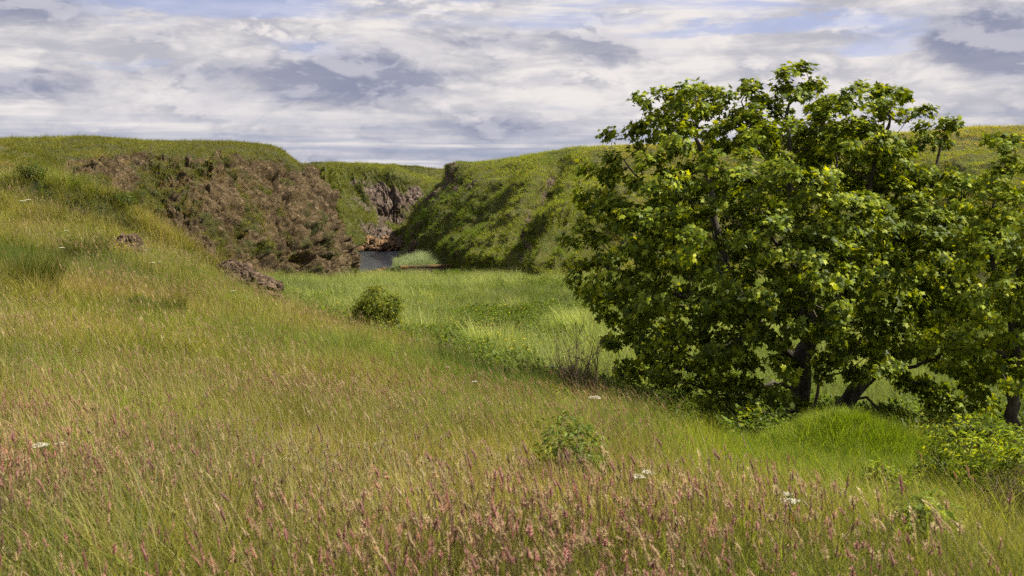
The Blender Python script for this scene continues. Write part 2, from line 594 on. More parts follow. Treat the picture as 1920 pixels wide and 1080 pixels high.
def H(x, y):
    x = np.asarray(x, float)
    y = np.asarray(y, float)
    d = np.clip(y, 2.0, 299)
    px = np.clip(960 + 1920 * x / d, -1599, 3599)
    fi = (px - PXG[0]) / 20.0
    i = np.clip(fi.astype(int), 0, len(PXG) - 2)
    fj = (np.log(d) - math.log(2.0)) / (math.log(300) - math.log(2.0)) * (len(DG) - 1)
    j = np.clip(fj.astype(int), 0, len(DG) - 2)
    a, b = fi - i, fj - j
    z = HG[i, j] * (1 - a) * (1 - b) + HG[i + 1, j] * a * (1 - b) + HG[i, j + 1] * (1 - a) * b + HG[i + 1, j + 1] * a * b
    # hummocks, stronger away from the viewer's feet
    k = np.clip(d / 30, 0.12, 1.0)
    z = z + 0.42 * k * fbm(xyz(x * 0.35, y * 0.35), 4, 5) * (d < 105) + 0.07 * fbm(xyz(x * 1.6, y * 1.6), 3, 9)
    # grassy knoll in front of the sycamores
    for (mx, my, rx, ry, hh) in ((4.9, 14.6, 1.15, 1.0, 0.78), (6.3, 12.2, 1.5, 1.0, 0.18)):
        z = z + hh * np.exp(-((x - mx) / rx) ** 2 - ((y - my) / ry) ** 2)
    # turf ledges in the left hillside: a little scarp with a shaded hollow below
    for (lx, ly, rx, hh) in ((-13.6, 32.5, 3.2, 1.4), (-9.2, 23.5, 1.5, 0.4)):
        z = z + hh * np.exp(-((x - lx) / rx) ** 2) * sstep(-0.5, 0.5, (y - ly)) * np.exp(-np.clip(y - ly, 0, 99) / 4)
    return z


def ground_pt(px, y_row, d):
    x = (px - 960) / 1920 * d
    return np.array([x, d, float(H(x, d))])


def build_ground():
    ys = np.concatenate([np.linspace(-14, 1.6, 14), np.exp(np.linspace(math.log(2.0), math.log(155), 330))])
    s = np.linspace(-1, 1, 420)
    Yg = ys[:, None] * np.ones_like(s)[None]
    Xg = s[None] * (14 + np.maximum(ys, 0) * 1.0)[:, None]
    Zg = H(Xg, Yg)
    V = np.stack([Xg, Yg, Zg], -1).reshape(-1, 3)
    n, m = Yg.shape
    i = np.arange(n - 1)[:, None] * m + np.arange(m - 1)[None]
    F = np.stack([i, i + 1, i + m + 1, i + m], -1).reshape(-1, 4)
    me = make_mesh('ground', V, F, M_soil)
    tag(link('ground', me), 'grassy valley floor and hillside soil under the meadow', None, None, 'structure')


build_ground()

# the sea, in the inlet and out to the horizon
def build_water():
    WL = -10.6
    V = [(-9000, 88, WL), (9000, 88, WL), (9000, 15000, WL), (-9000, 15000, WL)]
    o = link('water', make_mesh('water', V, [(0, 1, 2, 3)], M_water, False))
    tag(o, 'grey rippled sea water in the narrow inlet', None, None, 'structure')


build_water()

# ------------------------------------------------------------------ headlands: lofted nets
def catmull(A, n, axis):
    A = np.moveaxis(A, axis, 0)
    k = A.shape[0]
    t = np.linspace(0, k - 1, n)
    i = np.clip(t.astype(int), 0, k - 2)
    f = (t - i).reshape((-1,) + (1,) * (A.ndim - 1))
    p0 = A[np.clip(i - 1, 0, k - 1)]
    p1 = A[i]
    p2 = A[i + 1]
    p3 = A[np.clip(i + 2, 0, k - 1)]
    def tang(a, b, c):
        m = (c - a) / 2
        lim = 1.25 * np.minimum(np.linalg.norm(b - a, axis=-1), np.linalg.norm(c - b, axis=-1))
        return m * np.minimum(1, lim / (np.linalg.norm(m, axis=-1) + 1e-9))[..., None]
    m1, m2 = tang(p0, p1, p2), tang(p1, p2, p3)
    r = (2 * f ** 3 - 3 * f ** 2 + 1) * p1 + (f ** 3 - 2 * f ** 2 + f) * m1 + (3 * f ** 2 - 2 * f ** 3) * p2 + (f ** 3 - f ** 2) * m2
    return np.moveaxis(r, 0, axis)


def patch(net, nc, nr):
    """net [columns][rows] of (px,row,distance) -> grid (nc,nr,3), and loft parameters"""
    W = np.array([[at(*q) for q in col] for col in net])
    G = catmull(catmull(W, nc, 0), nr, 1)
    cu = np.linspace(0, W.shape[0] - 1, nc)[:, None] * np.ones(nr)[None]
    rv = np.linspace(0, W.shape[1] - 1, nr)[None] * np.ones(nc)[:, None]
    return G, cu, rv


def normals(G):
    a = np.gradient(G, axis=0)
    b = np.gradient(G, axis=1)
    n = np.cross(a, b)
    n /= np.linalg.norm(n, axis=-1)[..., None] + 1e-9
    return n


def grid_mesh(name, G, mat, rock):
    n, m = G.shape[:2]
    i = np.arange(n - 1)[:, None] * m + np.arange(m - 1)[None]
    F = np.stack([i, i + m, i + m + 1, i + 1], -1).reshape(-1, 4)
    return make_mesh(name, G.reshape(-1, 3), F, mat, True, {'rock': rock.ravel()})


def pix(G):
    return 960 + 1920 * G[..., 0] / G[..., 1], 330 - 1920 * G[..., 2] / G[..., 1]


def blob(px, py, cx, cy, rx, ry, ang=0):
    a = R(ang)
    u = (px - cx) * math.cos(a) + (py - cy) * math.sin(a)
    v = -(px - cx) * math.sin(a) + (py - cy) * math.cos(a)
    return np.exp(-(u / rx) ** 2 - (v / ry) ** 2)


PATCHES = {}

LEFT = [
    [(-900, 420, 50), (-900, 380, 52), (-900, 355, 54), (-900, 330, 57), (-900, 300, 61), (-900, 268, 72), (-900, 272, 110)],
    [(60, 440, 50), (60, 400, 52), (60, 375, 54), (60, 355, 57), (60, 335, 61), (60, 264, 74), (60, 275, 120)],
    [(140, 450, 52), (140, 370, 54), (140, 350, 57), (140, 335, 60), (140, 318, 63), (140, 262, 75), (140, 272, 120)],
    [(195, 480, 54), (195, 430, 56), (198, 388, 59), (200, 345, 62), (200, 300, 66), (200, 264, 77), (200, 272, 125)],
    [(280, 520, 57), (280, 470, 59), (282, 408, 63), (284, 352, 67), (286, 300, 71), (285, 267, 79), (285, 275, 128)],
    [(360, 560, 58), (360, 505, 60), (362, 435, 63), (364, 365, 67), (364, 303, 71), (360, 269, 81), (360, 278, 130)],
    [(440, 580, 61), (440, 518, 63), (442, 445, 66), (444, 368, 70), (444, 299, 74), (440, 271, 84), (440, 280, 132)],
    [(515, 590, 66), (515, 518, 69), (515, 450, 72), (510, 370, 76), (500, 298, 80), (487, 273, 87), (480, 282, 134)],
    [(580, 600, 70), (578, 515, 73), (572, 455, 75), (562, 380, 79), (540, 308, 84), (513, 277, 90), (505, 284, 134)],
    [(640, 610, 74), (632, 522, 77), (622, 462, 79), (602, 395, 83), (568, 325, 88), (530, 288, 93), (512, 290, 134)],
    [(676, 610, 78), (664, 524, 82), (657, 465, 86), (634, 400, 90), (590, 345, 95), (545, 300, 99), (518, 300, 134)],
    [(674, 560, 92), (664, 505, 98), (650, 455, 101), (624, 402, 104), (585, 345, 106), (540, 305, 109), (520, 305, 136)],
    [(650, 540, 120), (640, 505, 124), (605, 455, 126), (560, 400, 128), (540, 350, 130), (520, 310, 132), (500, 310, 140)],
]


def build_left():
    G, cu, rv = patch(LEFT, 620, 260)
    N = normals(G)
    px, py = pix(G)
    P = G
    n1 = fbm(P * 0.22, 4, 31)
    # bare face between foot and brow
    face = sstep(0.9, 1.3, rv) * (1 - sstep(4.02, 4.4, rv + 0.35 * n1)) * sstep(1.5, 1.95, cu)
    gully = blob(px, py, 285, 385, 30, 90, -12) + 0.8 * blob(px, py, 335, 320, 50, 14) + 0.9 * blob(px, py, 520, 470, 60, 14, 20)
    lumps = fbm(P * 0.9, 5, 40)
    rock = face * (0.82 + 0.45 * n1 + 0.75 * lumps) - 0.75 * gully + .35 * blob(px, py, 190, 325, 70, 35)
    green_foot = sstep(1.75, 1.1, rv) * sstep(500, 640, px)
    rock = rock - 0.5 * green_foot * (1 - blob(px, py, 630, 495, 45, 30))
    rock = np.maximum(rock, 0.95 * blob(px, py, 632, 495, 40, 26) * (rv < 2.6))
    # relief: crumbly scree with clods, slabs towards the nose
    nose = sstep(500, 575, px) * face
    dip = np.stack([P[..., 0] * 0.8 + P[..., 2] * 0.7, P[..., 1] * 0.8, (P[..., 2] * 0.8 - P[..., 0] * 0.75) * 0.33], -1)
    f1, f2, idv = worley(dip * 0.40 + 0.25 * fbm(P * 0.7, 3, 7)[..., None], 3)
    g1, g2, idw = worley(dip * 1.7 + 3.1, 9)
    slab = (idv - 0.5) * 1.9 - 1.2 * (1 - sstep(0.0, 0.16, f2 - f1)) + 0.45 * (idw - 0.5)
    h1, h2, idx_ = worley(P * 1.15 + 0.5 * fbm(P * 1.0, 3, 77)[..., None], 15)
    clod = 0.42 * (idx_ - 0.5) + 0.36 * (0.55 - h1) + 0.45 * fbm(P * 2.4, 4, 50, 0.6)
    strk = fbm(dip * np.array([1.1, 1.1, .5]) + 5, 5, 63, 0.6, True)
    e1, e2, ide = worley(dip * 1.25 + .35 * fbm(P * 1.1, 3, 88)[..., None], 33)
    disp = face * (0.45 * (ide - .5) - 0.38 * (1 - sstep(0, .14, e2 - e1))) + face * (0.9 * fbm(P * 0.26, 4, 61) + 0.7 * clod + 0.55 * (strk - .4)) * (1 - 0.3 * nose) + nose * (0.95 * slab - 0.55)
    disp = disp + (1 - face) * 0.28 * fbm(P * 0.35, 4, 71) + 0.05 * fbm(P * 3.0, 3, 72)
    damp = 1 - sstep(5.3, 6.0, rv)
    big = fbm(dip * np.array([.42, .42, .16]) + 2, 3, 66, .5, True)
    disp = disp + face * sstep(330, 480, px) * 1.15 * (big - .45)
    rock = rock - face * .50 * sstep(.08, .4, fbm(dip * np.array([.9, .9, .22]) + 11, 4, 67)) * (1 - .5 * nose)
    G2 = G + N * (disp * damp)[..., None]
    me = grid_mesh('left_headland', G2, M_left, rock)
    tag(link('left_headland', me), 'left grass topped headland with a crumbling brown earth and rock face', None, None, 'structure')
    PATCHES['left'] = (G2, normals(G2), rock, rv, cu)


RIGHT = [
    [(740, 515, 150), (745, 480, 150), (752, 450, 152), (770, 410, 155), (790, 370, 158), (820, 335, 160), (850, 318, 162), (1000, 318, 230)],
    [(728, 535, 122), (738, 494, 126), (750, 458, 128), (757, 430, 130), (790, 385, 132), (820, 335, 134), (836, 311, 136), (980, 318, 230)],
    [(762, 540, 112), (775, 499, 116), (787, 455, 118), (797, 425, 121), (818, 380, 124), (838, 338, 128), (850, 306, 134), (1000, 316, 230)],
    [(830, 550, 103), (838, 500, 106), (842, 460, 108), (850, 430, 112), (872, 380, 116), (888, 335, 121), (905, 305, 131), (1030, 312, 230)],
    [(885, 560, 94), (890, 500, 96), (902, 460, 99), (915, 425, 104), (938, 375, 110), (950, 335, 116), (960, 299, 127), (1060, 306, 225)],
    [(940, 570, 86), (945, 500, 89), (955, 455, 93), (975, 415, 98), (992, 365, 103), (1005, 322, 107), (1018, 288, 120), (1100, 300, 220)],
    [(975, 575, 83), (980, 505, 87), (1000, 460, 92), (1020, 415, 98), (1035, 370, 104), (1050, 325, 109), (1060, 281, 117), (1150, 292, 215)],
    [(1015, 580, 74), (1018, 512, 77), (1030, 462, 81), (1050, 415, 86), (1070, 370, 93), (1090, 325, 102), (1100, 279, 112), (1180, 288, 215)],
    [(1100, 580, 74), (1100, 515, 76), (1105, 470, 80), (1115, 425, 85), (1125, 380, 91), (1140, 330, 99), (1155, 276, 109), (1220, 285, 210)],
    [(1250, 580, 70), (1250, 515, 73), (1250, 470, 77), (1255, 425, 81), (1260, 375, 88), (1270, 325, 96), (1280, 272, 106), (1330, 280, 200)],
    [(1450, 580, 66), (1450, 515, 70), (1450, 470, 74), (1450, 420, 78), (1455, 370, 84), (1460, 315, 92), (1470, 262, 102), (1500, 272, 190)],
    [(1700, 580, 62), (1700, 510, 65), (1700, 465, 69), (1700, 415, 74), (1700, 355, 80), (1700, 300, 86), (1700, 250, 96), (1700, 262, 180)],
    [(1850, 580, 58), (1850, 505, 61), (1850, 455, 65), (1850, 400, 70), (1850, 340, 76), (1850, 290, 82), (1850, 240, 92), (1850, 255, 170)],
    [(2100, 560, 52), (2100, 490, 55), (2100, 440, 60), (2100, 390, 65), (2100, 335, 72), (2100, 285, 78), (2100, 241, 88), (2100, 255, 170)],
    [(2700, 540, 40), (2700, 480, 44), (2700, 430, 48), (2700, 380, 54), (2700, 330, 60), (2700, 285, 68), (2700, 245, 80), (2700, 258, 160)],
]


def build_right():
    G, cu, rv = patch(RIGHT, 760, 230)
    N = normals(G)
    px, py = pix(G)
    P = G
    # ribs running down the slope, slightly aslant
    q = np.stack([cu * 0.95 - 0.22 * rv + 0.5 * fbm(P * 0.12, 3, 55), rv * 0.22, rv * 0], -1)
    ribs = fbm(q * 2.3, 4, 14, 0.5, True)
    fade = sstep(0.6, 1.3, rv) * (1 - sstep(3.9, 5.7, rv))
    terr = np.sin(P[..., 2] * 5.5 + 2.5 * fbm(P * 0.25, 3, 4)) * 0.10
    disp = fade * (1.0 * ribs * (1 - 0.5 * sstep(1150, 1400, px)) + 1.1 * fbm(P * 0.17, 4, 33) + 0.45 * fbm(P * 0.33, 5, 35, .55, True) + .5 * terr)
    disp += 0.25 * fbm(P * 0.4, 4, 36) * (1 - sstep(6.0, 6.9, rv))
    rk = (0.9 * blob(px, py, 845, 322, 34, 22, 30) + 1.0 * blob(px, py, 806, 375, 18, 46, 30) + .8 * blob(px, py, 765, 450, 14, 36, 15) + 1.1 * blob(px, py, 992, 482, 13, 22, 10)
          + 0.8 * blob(px, py, 1022, 365, 9, 42, 30) + 0.7 * blob(px, py, 985, 435, 7, 40, 20) + 0.5 * blob(px, py, 760, 470, 22, 34)
          + 0.55 * blob(px, py, 1060, 305, 40, 10, -10) + 0.7 * blob(px, py, 868, 485, 22, 10) + 0.45 * blob(px, py, 960, 320, 20, 16) + 0.8 * blob(px, py, 742, 485, 10, 16))
    rk = rk * (0.85 + 0.9 * fbm(P * 0.8, 4, 8)) + .40 * sstep(.25, .5, fbm(P * .3, 4, 18)) * (rv < 5)
    f1, f2, idv = worley(P * np.array([0.9, 0.9, 0.45]), 19)
    disp += np.clip(rk, 0, 1) * (0.9 * (idv - 0.5) - 0.4 * (1 - sstep(0, .15, f2 - f1)))
    disp = disp - 1.3 * sstep(3.2, 1.6, cu) * sstep(.3, 1.2, rv) * (1 - sstep(5.0, 6.0, rv))
    G2 = G + N * disp[..., None]
    me = grid_mesh('right_headland', G2, M_right, rk)
    tag(link('right_headland', me), 'steep green headland right of the inlet with slumped turf ribs', None, None, 'structure')
    PATCHES['right'] = (G2, normals(G2), rk, rv, cu)


FAR = [
    [(250, 520, 150), (250, 480, 152), (250, 440, 158), (250, 400, 164), (250, 360, 170), (250, 330, 178), (250, 309, 190), (250, 316, 260)],
    [(540, 520, 146), (540, 475, 149), (540, 440, 153), (540, 405, 158), (540, 365, 165), (545, 335, 174), (550, 309, 186), (550, 316, 260)],
    [(600, 520, 144), (600, 472, 147), (600, 440, 150), (600, 405, 155), (605, 365, 160), (610, 332, 170), (612, 306, 182), (612, 314, 260)],
    [(640, 515, 138), (642, 470, 141), (644, 440, 144), (640, 405, 149), (636, 365, 157), (632, 332, 168), (630, 307, 184), (630, 314, 260)],
    [(675, 515, 143), (678, 467, 146), (680, 440, 149), (682, 412, 154), (676, 368, 158), (668, 334, 168), (660, 309, 185), (660, 315, 260)],
    [(710, 512, 143), (712, 466, 147), (714, 440, 152), (714, 418, 159), (714, 368, 162), (708, 340, 169), (700, 310, 186), (700, 315, 260)],
    [(745, 510, 145), (747, 464, 149), (747, 440, 155), (747, 418, 161), (747, 366, 163), (746, 338, 171), (745, 313, 188), (745, 317, 260)],
    [(800, 510, 150), (800, 470, 156), (800, 440, 162), (800, 410, 166), (800, 362, 169), (800, 340, 177), (800, 317, 192), (800, 322, 260)],
    [(850, 505, 160), (850, 470, 166), (850, 440, 172), (850, 410, 178), (850, 370, 184), (850, 345, 190), (850, 327, 200), (850, 332, 262)],
    [(980, 500, 175), (980, 470, 180), (980, 440, 185), (980, 410, 190), (980, 380, 196), (980, 355, 204), (980, 340, 215), (980, 345, 265)],
]


def build_far():
    G, cu, rv = patch(FAR, 460, 200)
    N = normals(G)
    px, py = pix(G)
    P = G
    rk = (1.2 * blob(px, py, 730, 388, 62, 34, 10) + .8 * blob(px, py, 600, 385, 30, 12, -15) + 0.9 * blob(px, py, 780, 372, 25, 26) + 1.1 * blob(px, py, 700, 440, 55, 15, 12)
          + 0.6 * blob(px, py, 600, 350, 25, 13) + 0.6 * blob(px, py, 665, 345, 30, 10, -10) + 0.6 * blob(px, py, 655, 400, 16, 14) + 0.8 * sstep(1.35, 1.0, rv))
    rk = rk * (0.8 + 0.8 * fbm(P * 0.35, 4, 8))
    rc = np.clip(rk, 0, 1.2)
    q = P * np.array([1.1, 0.8, 0.30]) + .3 * fbm(P * .5, 3, 12)[..., None]
    f1, f2, idv = worley(q, 29)
    col = 0.9 * (idv - 0.5) - 0.7 * (1 - sstep(0, .18, f2 - f1))
    fade = sstep(0.6, 1.3, rv) * (1 - sstep(5.4, 6.1, rv))
    ribs = fbm(np.stack([cu * 1.5 + 0.25 * rv, rv * 0.3, rv * 0], -1) * 1.5, 4, 24, 0.5, True)
    disp = fade * (1.3 * ribs * (1 - rc * 0.5) + 1.4 * fbm(P * 0.12, 4, 43) + 0.5 * fbm(P * 0.5, 4, 44)) + rc * col
    disp += 0.5 * fbm(P * 0.25, 4, 46) * (1 - sstep(6.0, 6.9, rv))
    G2 = G + N * disp[..., None]
    me = grid_mesh('far_headland', G2, M_far, rk)
    tag(link('far_headland', me), 'distant green headland with pale pink cliff behind the inlet', None, None, 'structure')
    PATCHES['far'] = (G2, normals(G2), rk, rv, cu)


build_left()
build_right()
build_far()

# ------------------------------------------------------------------ rocks, outcrops, wall
def rock_mesh(size, seed, mat, blocky=0.5, res=34):
    """a broken block: sphere pushed towards a box, jointed and worn"""
    u = np.linspace(0, np.pi, res)
    v = np.linspace(0, 2 * np.pi, res * 2, endpoint=False)
    S = np.stack([np.sin(u)[:, None] * np.cos(v)[None], np.sin(u)[:, None] * np.sin(v)[None], np.cos(u)[:, None] * np.ones_like(v)[None]], -1)
    p = 0.25 + 0.5 * (1 - blocky)
    B = np.sign(S) * np.abs(S) ** (0.55 + 0.45 * (1 - blocky))
    sz = np.array(size)
    P = B * sz
    sc = 1.6 / sz.max()
    f1, f2, idv = worley(P * sc * 1.7 + seed * 3.7, seed)
    d = 0.34 * (idv - 0.5) - 0.16 * (1 - sstep(0, .15, f2 - f1)) + 0.30 * fbm(P * sc * 1.3 + seed, 5, seed + 3) + 0.10 * fbm(P * sc * 6, 3, seed + 5)
    P = P + S * (d * sz.max() * 0.8)[..., None] * (sz / sz.max()) ** 0.5
    n, m = res, res * 2
    i = np.arange(n - 1)[:, None] * m
    j = np.arange(m)[None]
    F = np.stack([i + j, i + m + j, i + m + (j + 1) % m, i + (j + 1) % m], -1).reshape(-1, 4)
    return make_mesh('rock', P.reshape(-1, 3), F, mat, False)


# (px,row,distance, size xyz, rot)
OUT = [
    (438, 512, 33.0, (.62, .6, .45), 'upper block of the brown rock outcrop at the foot of the left headland', 0.4),
    (466, 532, 31.0, (.80, .7, .42), 'large broken brown outcrop jutting from the left bank above the valley floor', -0.3),
    (500, 552, 29.5, (.50, .5, .3), 'jagged brown rock at the valley end of the left bank outcrop', 0.2),
    (370, 545, 27.5, (.42, .3, .16), 'small flat brown stone ledge in the grass left of the large outcrop', 0.1),
    (238, 458, 29.0, (.38, .35, .38), 'pinkish rock poking out of turf beside the yellow flowered gorse', 0.9),
    (248, 478, 27.5, (.42, .35, .30), 'pinkish rock below the gorse on the left hillside, lower of the pair', 0.2),
]


def build_outcrops():
    for k, (px, py, d, sz, lab, rz) in enumerate(OUT):
        p = at(px, py, d)
        g = float(H(p[0], p[1]))
        o = link('rock_outcrop', rock_mesh(sz, 20 + k, M_rock, 0.75, 44))
        o.location = (p[0], p[1], min(max(p[2] - 0.1, g + 0.05), g + sz[2] * 0.9))
        o.rotation_euler = (0.15, 0.1, rz)
        tag(o, lab, 'rock', 'rock outcrops on the left hillside')


build_outcrops()

SHORE = [(668, 461, 146, 1.1), (680, 463, 145.6, .9), (694, 459, 146.5, 1.4), (702, 464, 145.2, .8), (715, 461, 146, 1.2), (730, 462, 146.2, 1.1),
         (688, 454, 148, 1.5), (724, 455, 148.6, 1.3), (672, 467, 144, .6), (710, 467, 144.6, .55), (742, 464, 146.8, .9)]
SHN = ['leftmost reddish shore rock under the far headland', 'low reddish rock second from the left on the far shore', 'broad tan rock in the middle of the far shore',
       'small dark rock at the water edge right of the broad tan rock', 'tan rock right of centre on the far shore', 'tan rock near the right end of the far shore',
       'large rock behind the shore rocks, left one of two', 'large rock behind the shore rocks, right one of two', 'smallest wet rock at the left end of the shore, in the water',
       'small wet rock standing in the water at mid shore', 'reddish rock where the far shore meets the right headland']
for k, (px, py, d, s) in enumerate(SHORE):
    p = at(px, py, d)
    o = link('shore_rock', rock_mesh((s * 1.3, s, s * 0.62), 50 + k, M_shore, 0.6, 20))
    o.location = (p[0], p[1], max(p[2], -10.7))
    o.rotation_euler = (0, 0.1, k * 1.3)
    tag(o, SHN[k], 'rock', 'rocks along the far shore of the inlet')

# flat kelp-dark reef and near spit by the water
o = link('shore_rock', rock_mesh((3.0, 1.2, .35), 77, M_shore, 0.4, 26), None, tuple(at(672, 502, 108)))
o.location.z = -10.35
tag(o, 'low dark flat reef at the near left edge of the water under the left headland', 'rock', 'rocks along the near shore of the inlet')
o = link('shore_rock', rock_mesh((2.2, 1.4, .3), 78, M_shore, 0.4, 26), None, tuple(at(742, 503, 111)))
o.location.z = -10.3
tag(o, 'low weed covered reef at the right edge of the water before the concrete wall', 'rock', 'rocks along the near shore of the inlet')


def build_wall():
    M_conc = mat_simple('stained concrete', lambda T, P: T.mix(T.rng(T.noise(P, 1.6, 6, .7), .4, .62), (0.05, 0.036, 0.026), (0.13, 0.095, 0.065)), 0.95,
                        (0.8, 0.05, land_bump))
    M_top = mat_simple('rusty lichen capping', lambda T, P: T.mix(T.rng(T.noise(P, 1.3, 5, .7), .4, .62), (0.055, 0.042, 0.028), (0.17, 0.09, 0.025)), 0.95)
    a = at(752, 495, 101)
    b = at(848, 492, 103)
    root = empty('harbour_wall', (a[0], a[1], a[2] - 0.8), 'low weathered concrete wall with rusty orange capping at the end of the reed bed by the water', 'wall')
    L = float(np.linalg.norm((b - a)[:2]))
    root.rotation_euler.z = math.atan2(b[1] - a[1], b[0] - a[0])

    def slab(x0, x1, y0, y1, z0, z1, seed, nx=40):
        xs = np.linspace(x0, x1, nx)
        rows = []
        prof = [(y0, z0), (y0, (z0 + z1) / 2), (y0, z1 - .03), (y0 + .03, z1), (y1 - .03, z1), (y1, z1 - .03), (y1, z0)]
        for (yy, zz_) in prof:
            rows.append(np.stack([xs, np.full(nx, yy), np.full(nx, zz_)], -1))
        Gd = np.array(rows)
        Gd = Gd + 0.035 * np.stack([0 * Gd[..., 0], fbm(Gd * 1.7, 3, seed), fbm(Gd * 1.7, 3, seed + 9)], -1)
        n, m = Gd.shape[:2]
        i = np.arange(n - 1)[:, None] * m + np.arange(m - 1)[None]
        F = np.stack([i, i + 1, i + m + 1, i + m], -1).reshape(-1, 4).tolist()
        V = Gd.reshape(-1, 3)
        tri = []
        for f in F:
            tri += [(f[0], f[1], f[2]), (f[0], f[2], f[3])]
        for e in (0, m - 1):
            ids = [r_ * m + e for r_ in range(n)]
            for k in range(1, n - 1):
                tri.append((ids[0], ids[k], ids[k + 1]))
        return V, tri
    V, F = slab(0, L, 0, .45, -.8, .42, 1)
    link('wall_body', make_mesh('wall_body', V, F, M_conc, False), root)
    V, F = slab(-.05, L + .05, -.05, .5, .42, .58, 4)
    link('capping', make_mesh('capping', V, F, M_top, False), root)


build_wall()

# ------------------------------------------------------------------ grass: tuft templates and scatter
def blades(geo, n, spread, h0, h1, w, lean=0.35, curl=0.5, cols=((0.10, 0.14, 0.03),), wind=(-0.12, 0.0), seg=3, seed=0, tipc=None, droop=0):
    r = np.random.default_rng(seed)
    for k in range(n):
        a = r.uniform(0, 2 * np.pi)
        rad = spread * math.sqrt(r.uniform())
        b = np.array([rad * math.cos(a), rad * math.sin(a), -0.05])
        hh = r.uniform(h0, h1)
        la = a + r.uniform(-1.2, 1.2)
        ln = lean * r.uniform(0.2, 1.0) * hh
        cu = curl * r.uniform(0.1, 1.0) * hh
        dirv = np.array([math.cos(la), math.sin(la), 0])
        wv = np.array([wind[0], wind[1], 0]) * hh
        wa = r.uniform(0, np.pi)
        side = np.array([math.cos(wa), math.sin(wa), 0]) * w * r.uniform(0.7, 1.3) / 2
        c = np.array(cols[r.integers(len(cols))]) * r.uniform(0.75, 1.25)
        V, C = [], []
        for s in range(seg + 1):
            t = s / seg
            p = b + np.array([0, 0, hh * t - droop * hh * t * t]) + dirv * (ln * t + cu * t * t * t) + wv * t * t
            ww = (1 - t ** 1.6)
            cc = c if tipc is None else c * (1 - t * t) + np.array(tipc) * t * t
            if s < seg:
                V += [p - side * ww, p + side * ww]
                C += [cc, cc]
            else:
                V.append(p)
                C.append(cc)
        F = []
        for s in range(seg - 1):
            q = 2 * s
            F += [(q, q + 1, q + 3), (q, q + 3, q + 2)]
        q = 2 * (seg - 1)
        F.append((q, q + 1, q + 2))
        geo.add(V, F, C)


def spike(geo, base, top, bend, r0, colr, seed, fuzz=34, sides=5, stemr=0.0011, stemcol=(0.16, 0.15, 0.06), headlen=0.09):
    """grass stalk with a fuzzy seed head"""
    r = np.random.default_rng(seed)
    base, top, bend = map(lambda q: np.array(q, float), (base, top, bend))
    ts = np.linspace(0, 1, 6)
    pts = np.array([base + (top - base) * t + bend * t * t for t in ts])
    tube(geo, pts, np.linspace(stemr * 1.3, stemr * .8, 6), 3, stemcol, False)
    d = (pts[-1] - pts[-2])
    d /= np.linalg.norm(d)
    nod = np.array([bend[0], bend[1], -0.3 * np.linalg.norm(bend)])
    hs = np.linspace(0, 1, 6)
    nk = r.uniform(0, .28)
    hp = np.array([pts[-1] + d * headlen * t + nod * nk * t * t * (headlen / .09) for t in hs])
    hr = r0 * np.array([0.35, 0.95, 1.0, 0.8, 0.55, 0.12])
    tube(geo, hp, hr * 0.45, sides, np.array(colr) * 0.8, True)
    for k in range(fuzz):
        t = r.uniform(0, 1)
        p = np.array([np.interp(t, hs, hp[:, i]) for i in range(3)])
        rr = np.interp(t, hs, hr)
        a = r.uniform(0, 2 * np.pi)
        o_ = np.array([math.cos(a), math.sin(a), 0]) * rr
        tip = p + o_ * r.uniform(1.1, 2.4) + d * headlen * 0.16
        sd_ = np.cross(o_, d)
        sd_ = sd_ / (np.linalg.norm(sd_) + 1e-9) * rr * 0.42
        c = np.array(colr) * r.uniform(0.7, 1.45)
        geo.add([p - sd_, p + sd_, tip], [(0, 1, 2)], c)


def template_collection(name, makers, mat):
    c = bpy.data.collections.new(name)
    for k, mk in enumerate(makers):
        g = Geo()
        mk(g, k)
        me = g.mesh(f'{name} {k:02d}', mat, True)
        ob = bpy.data.objects.new(f'{name} {k:02d}', me)
        c.objects.link(ob)
    return c


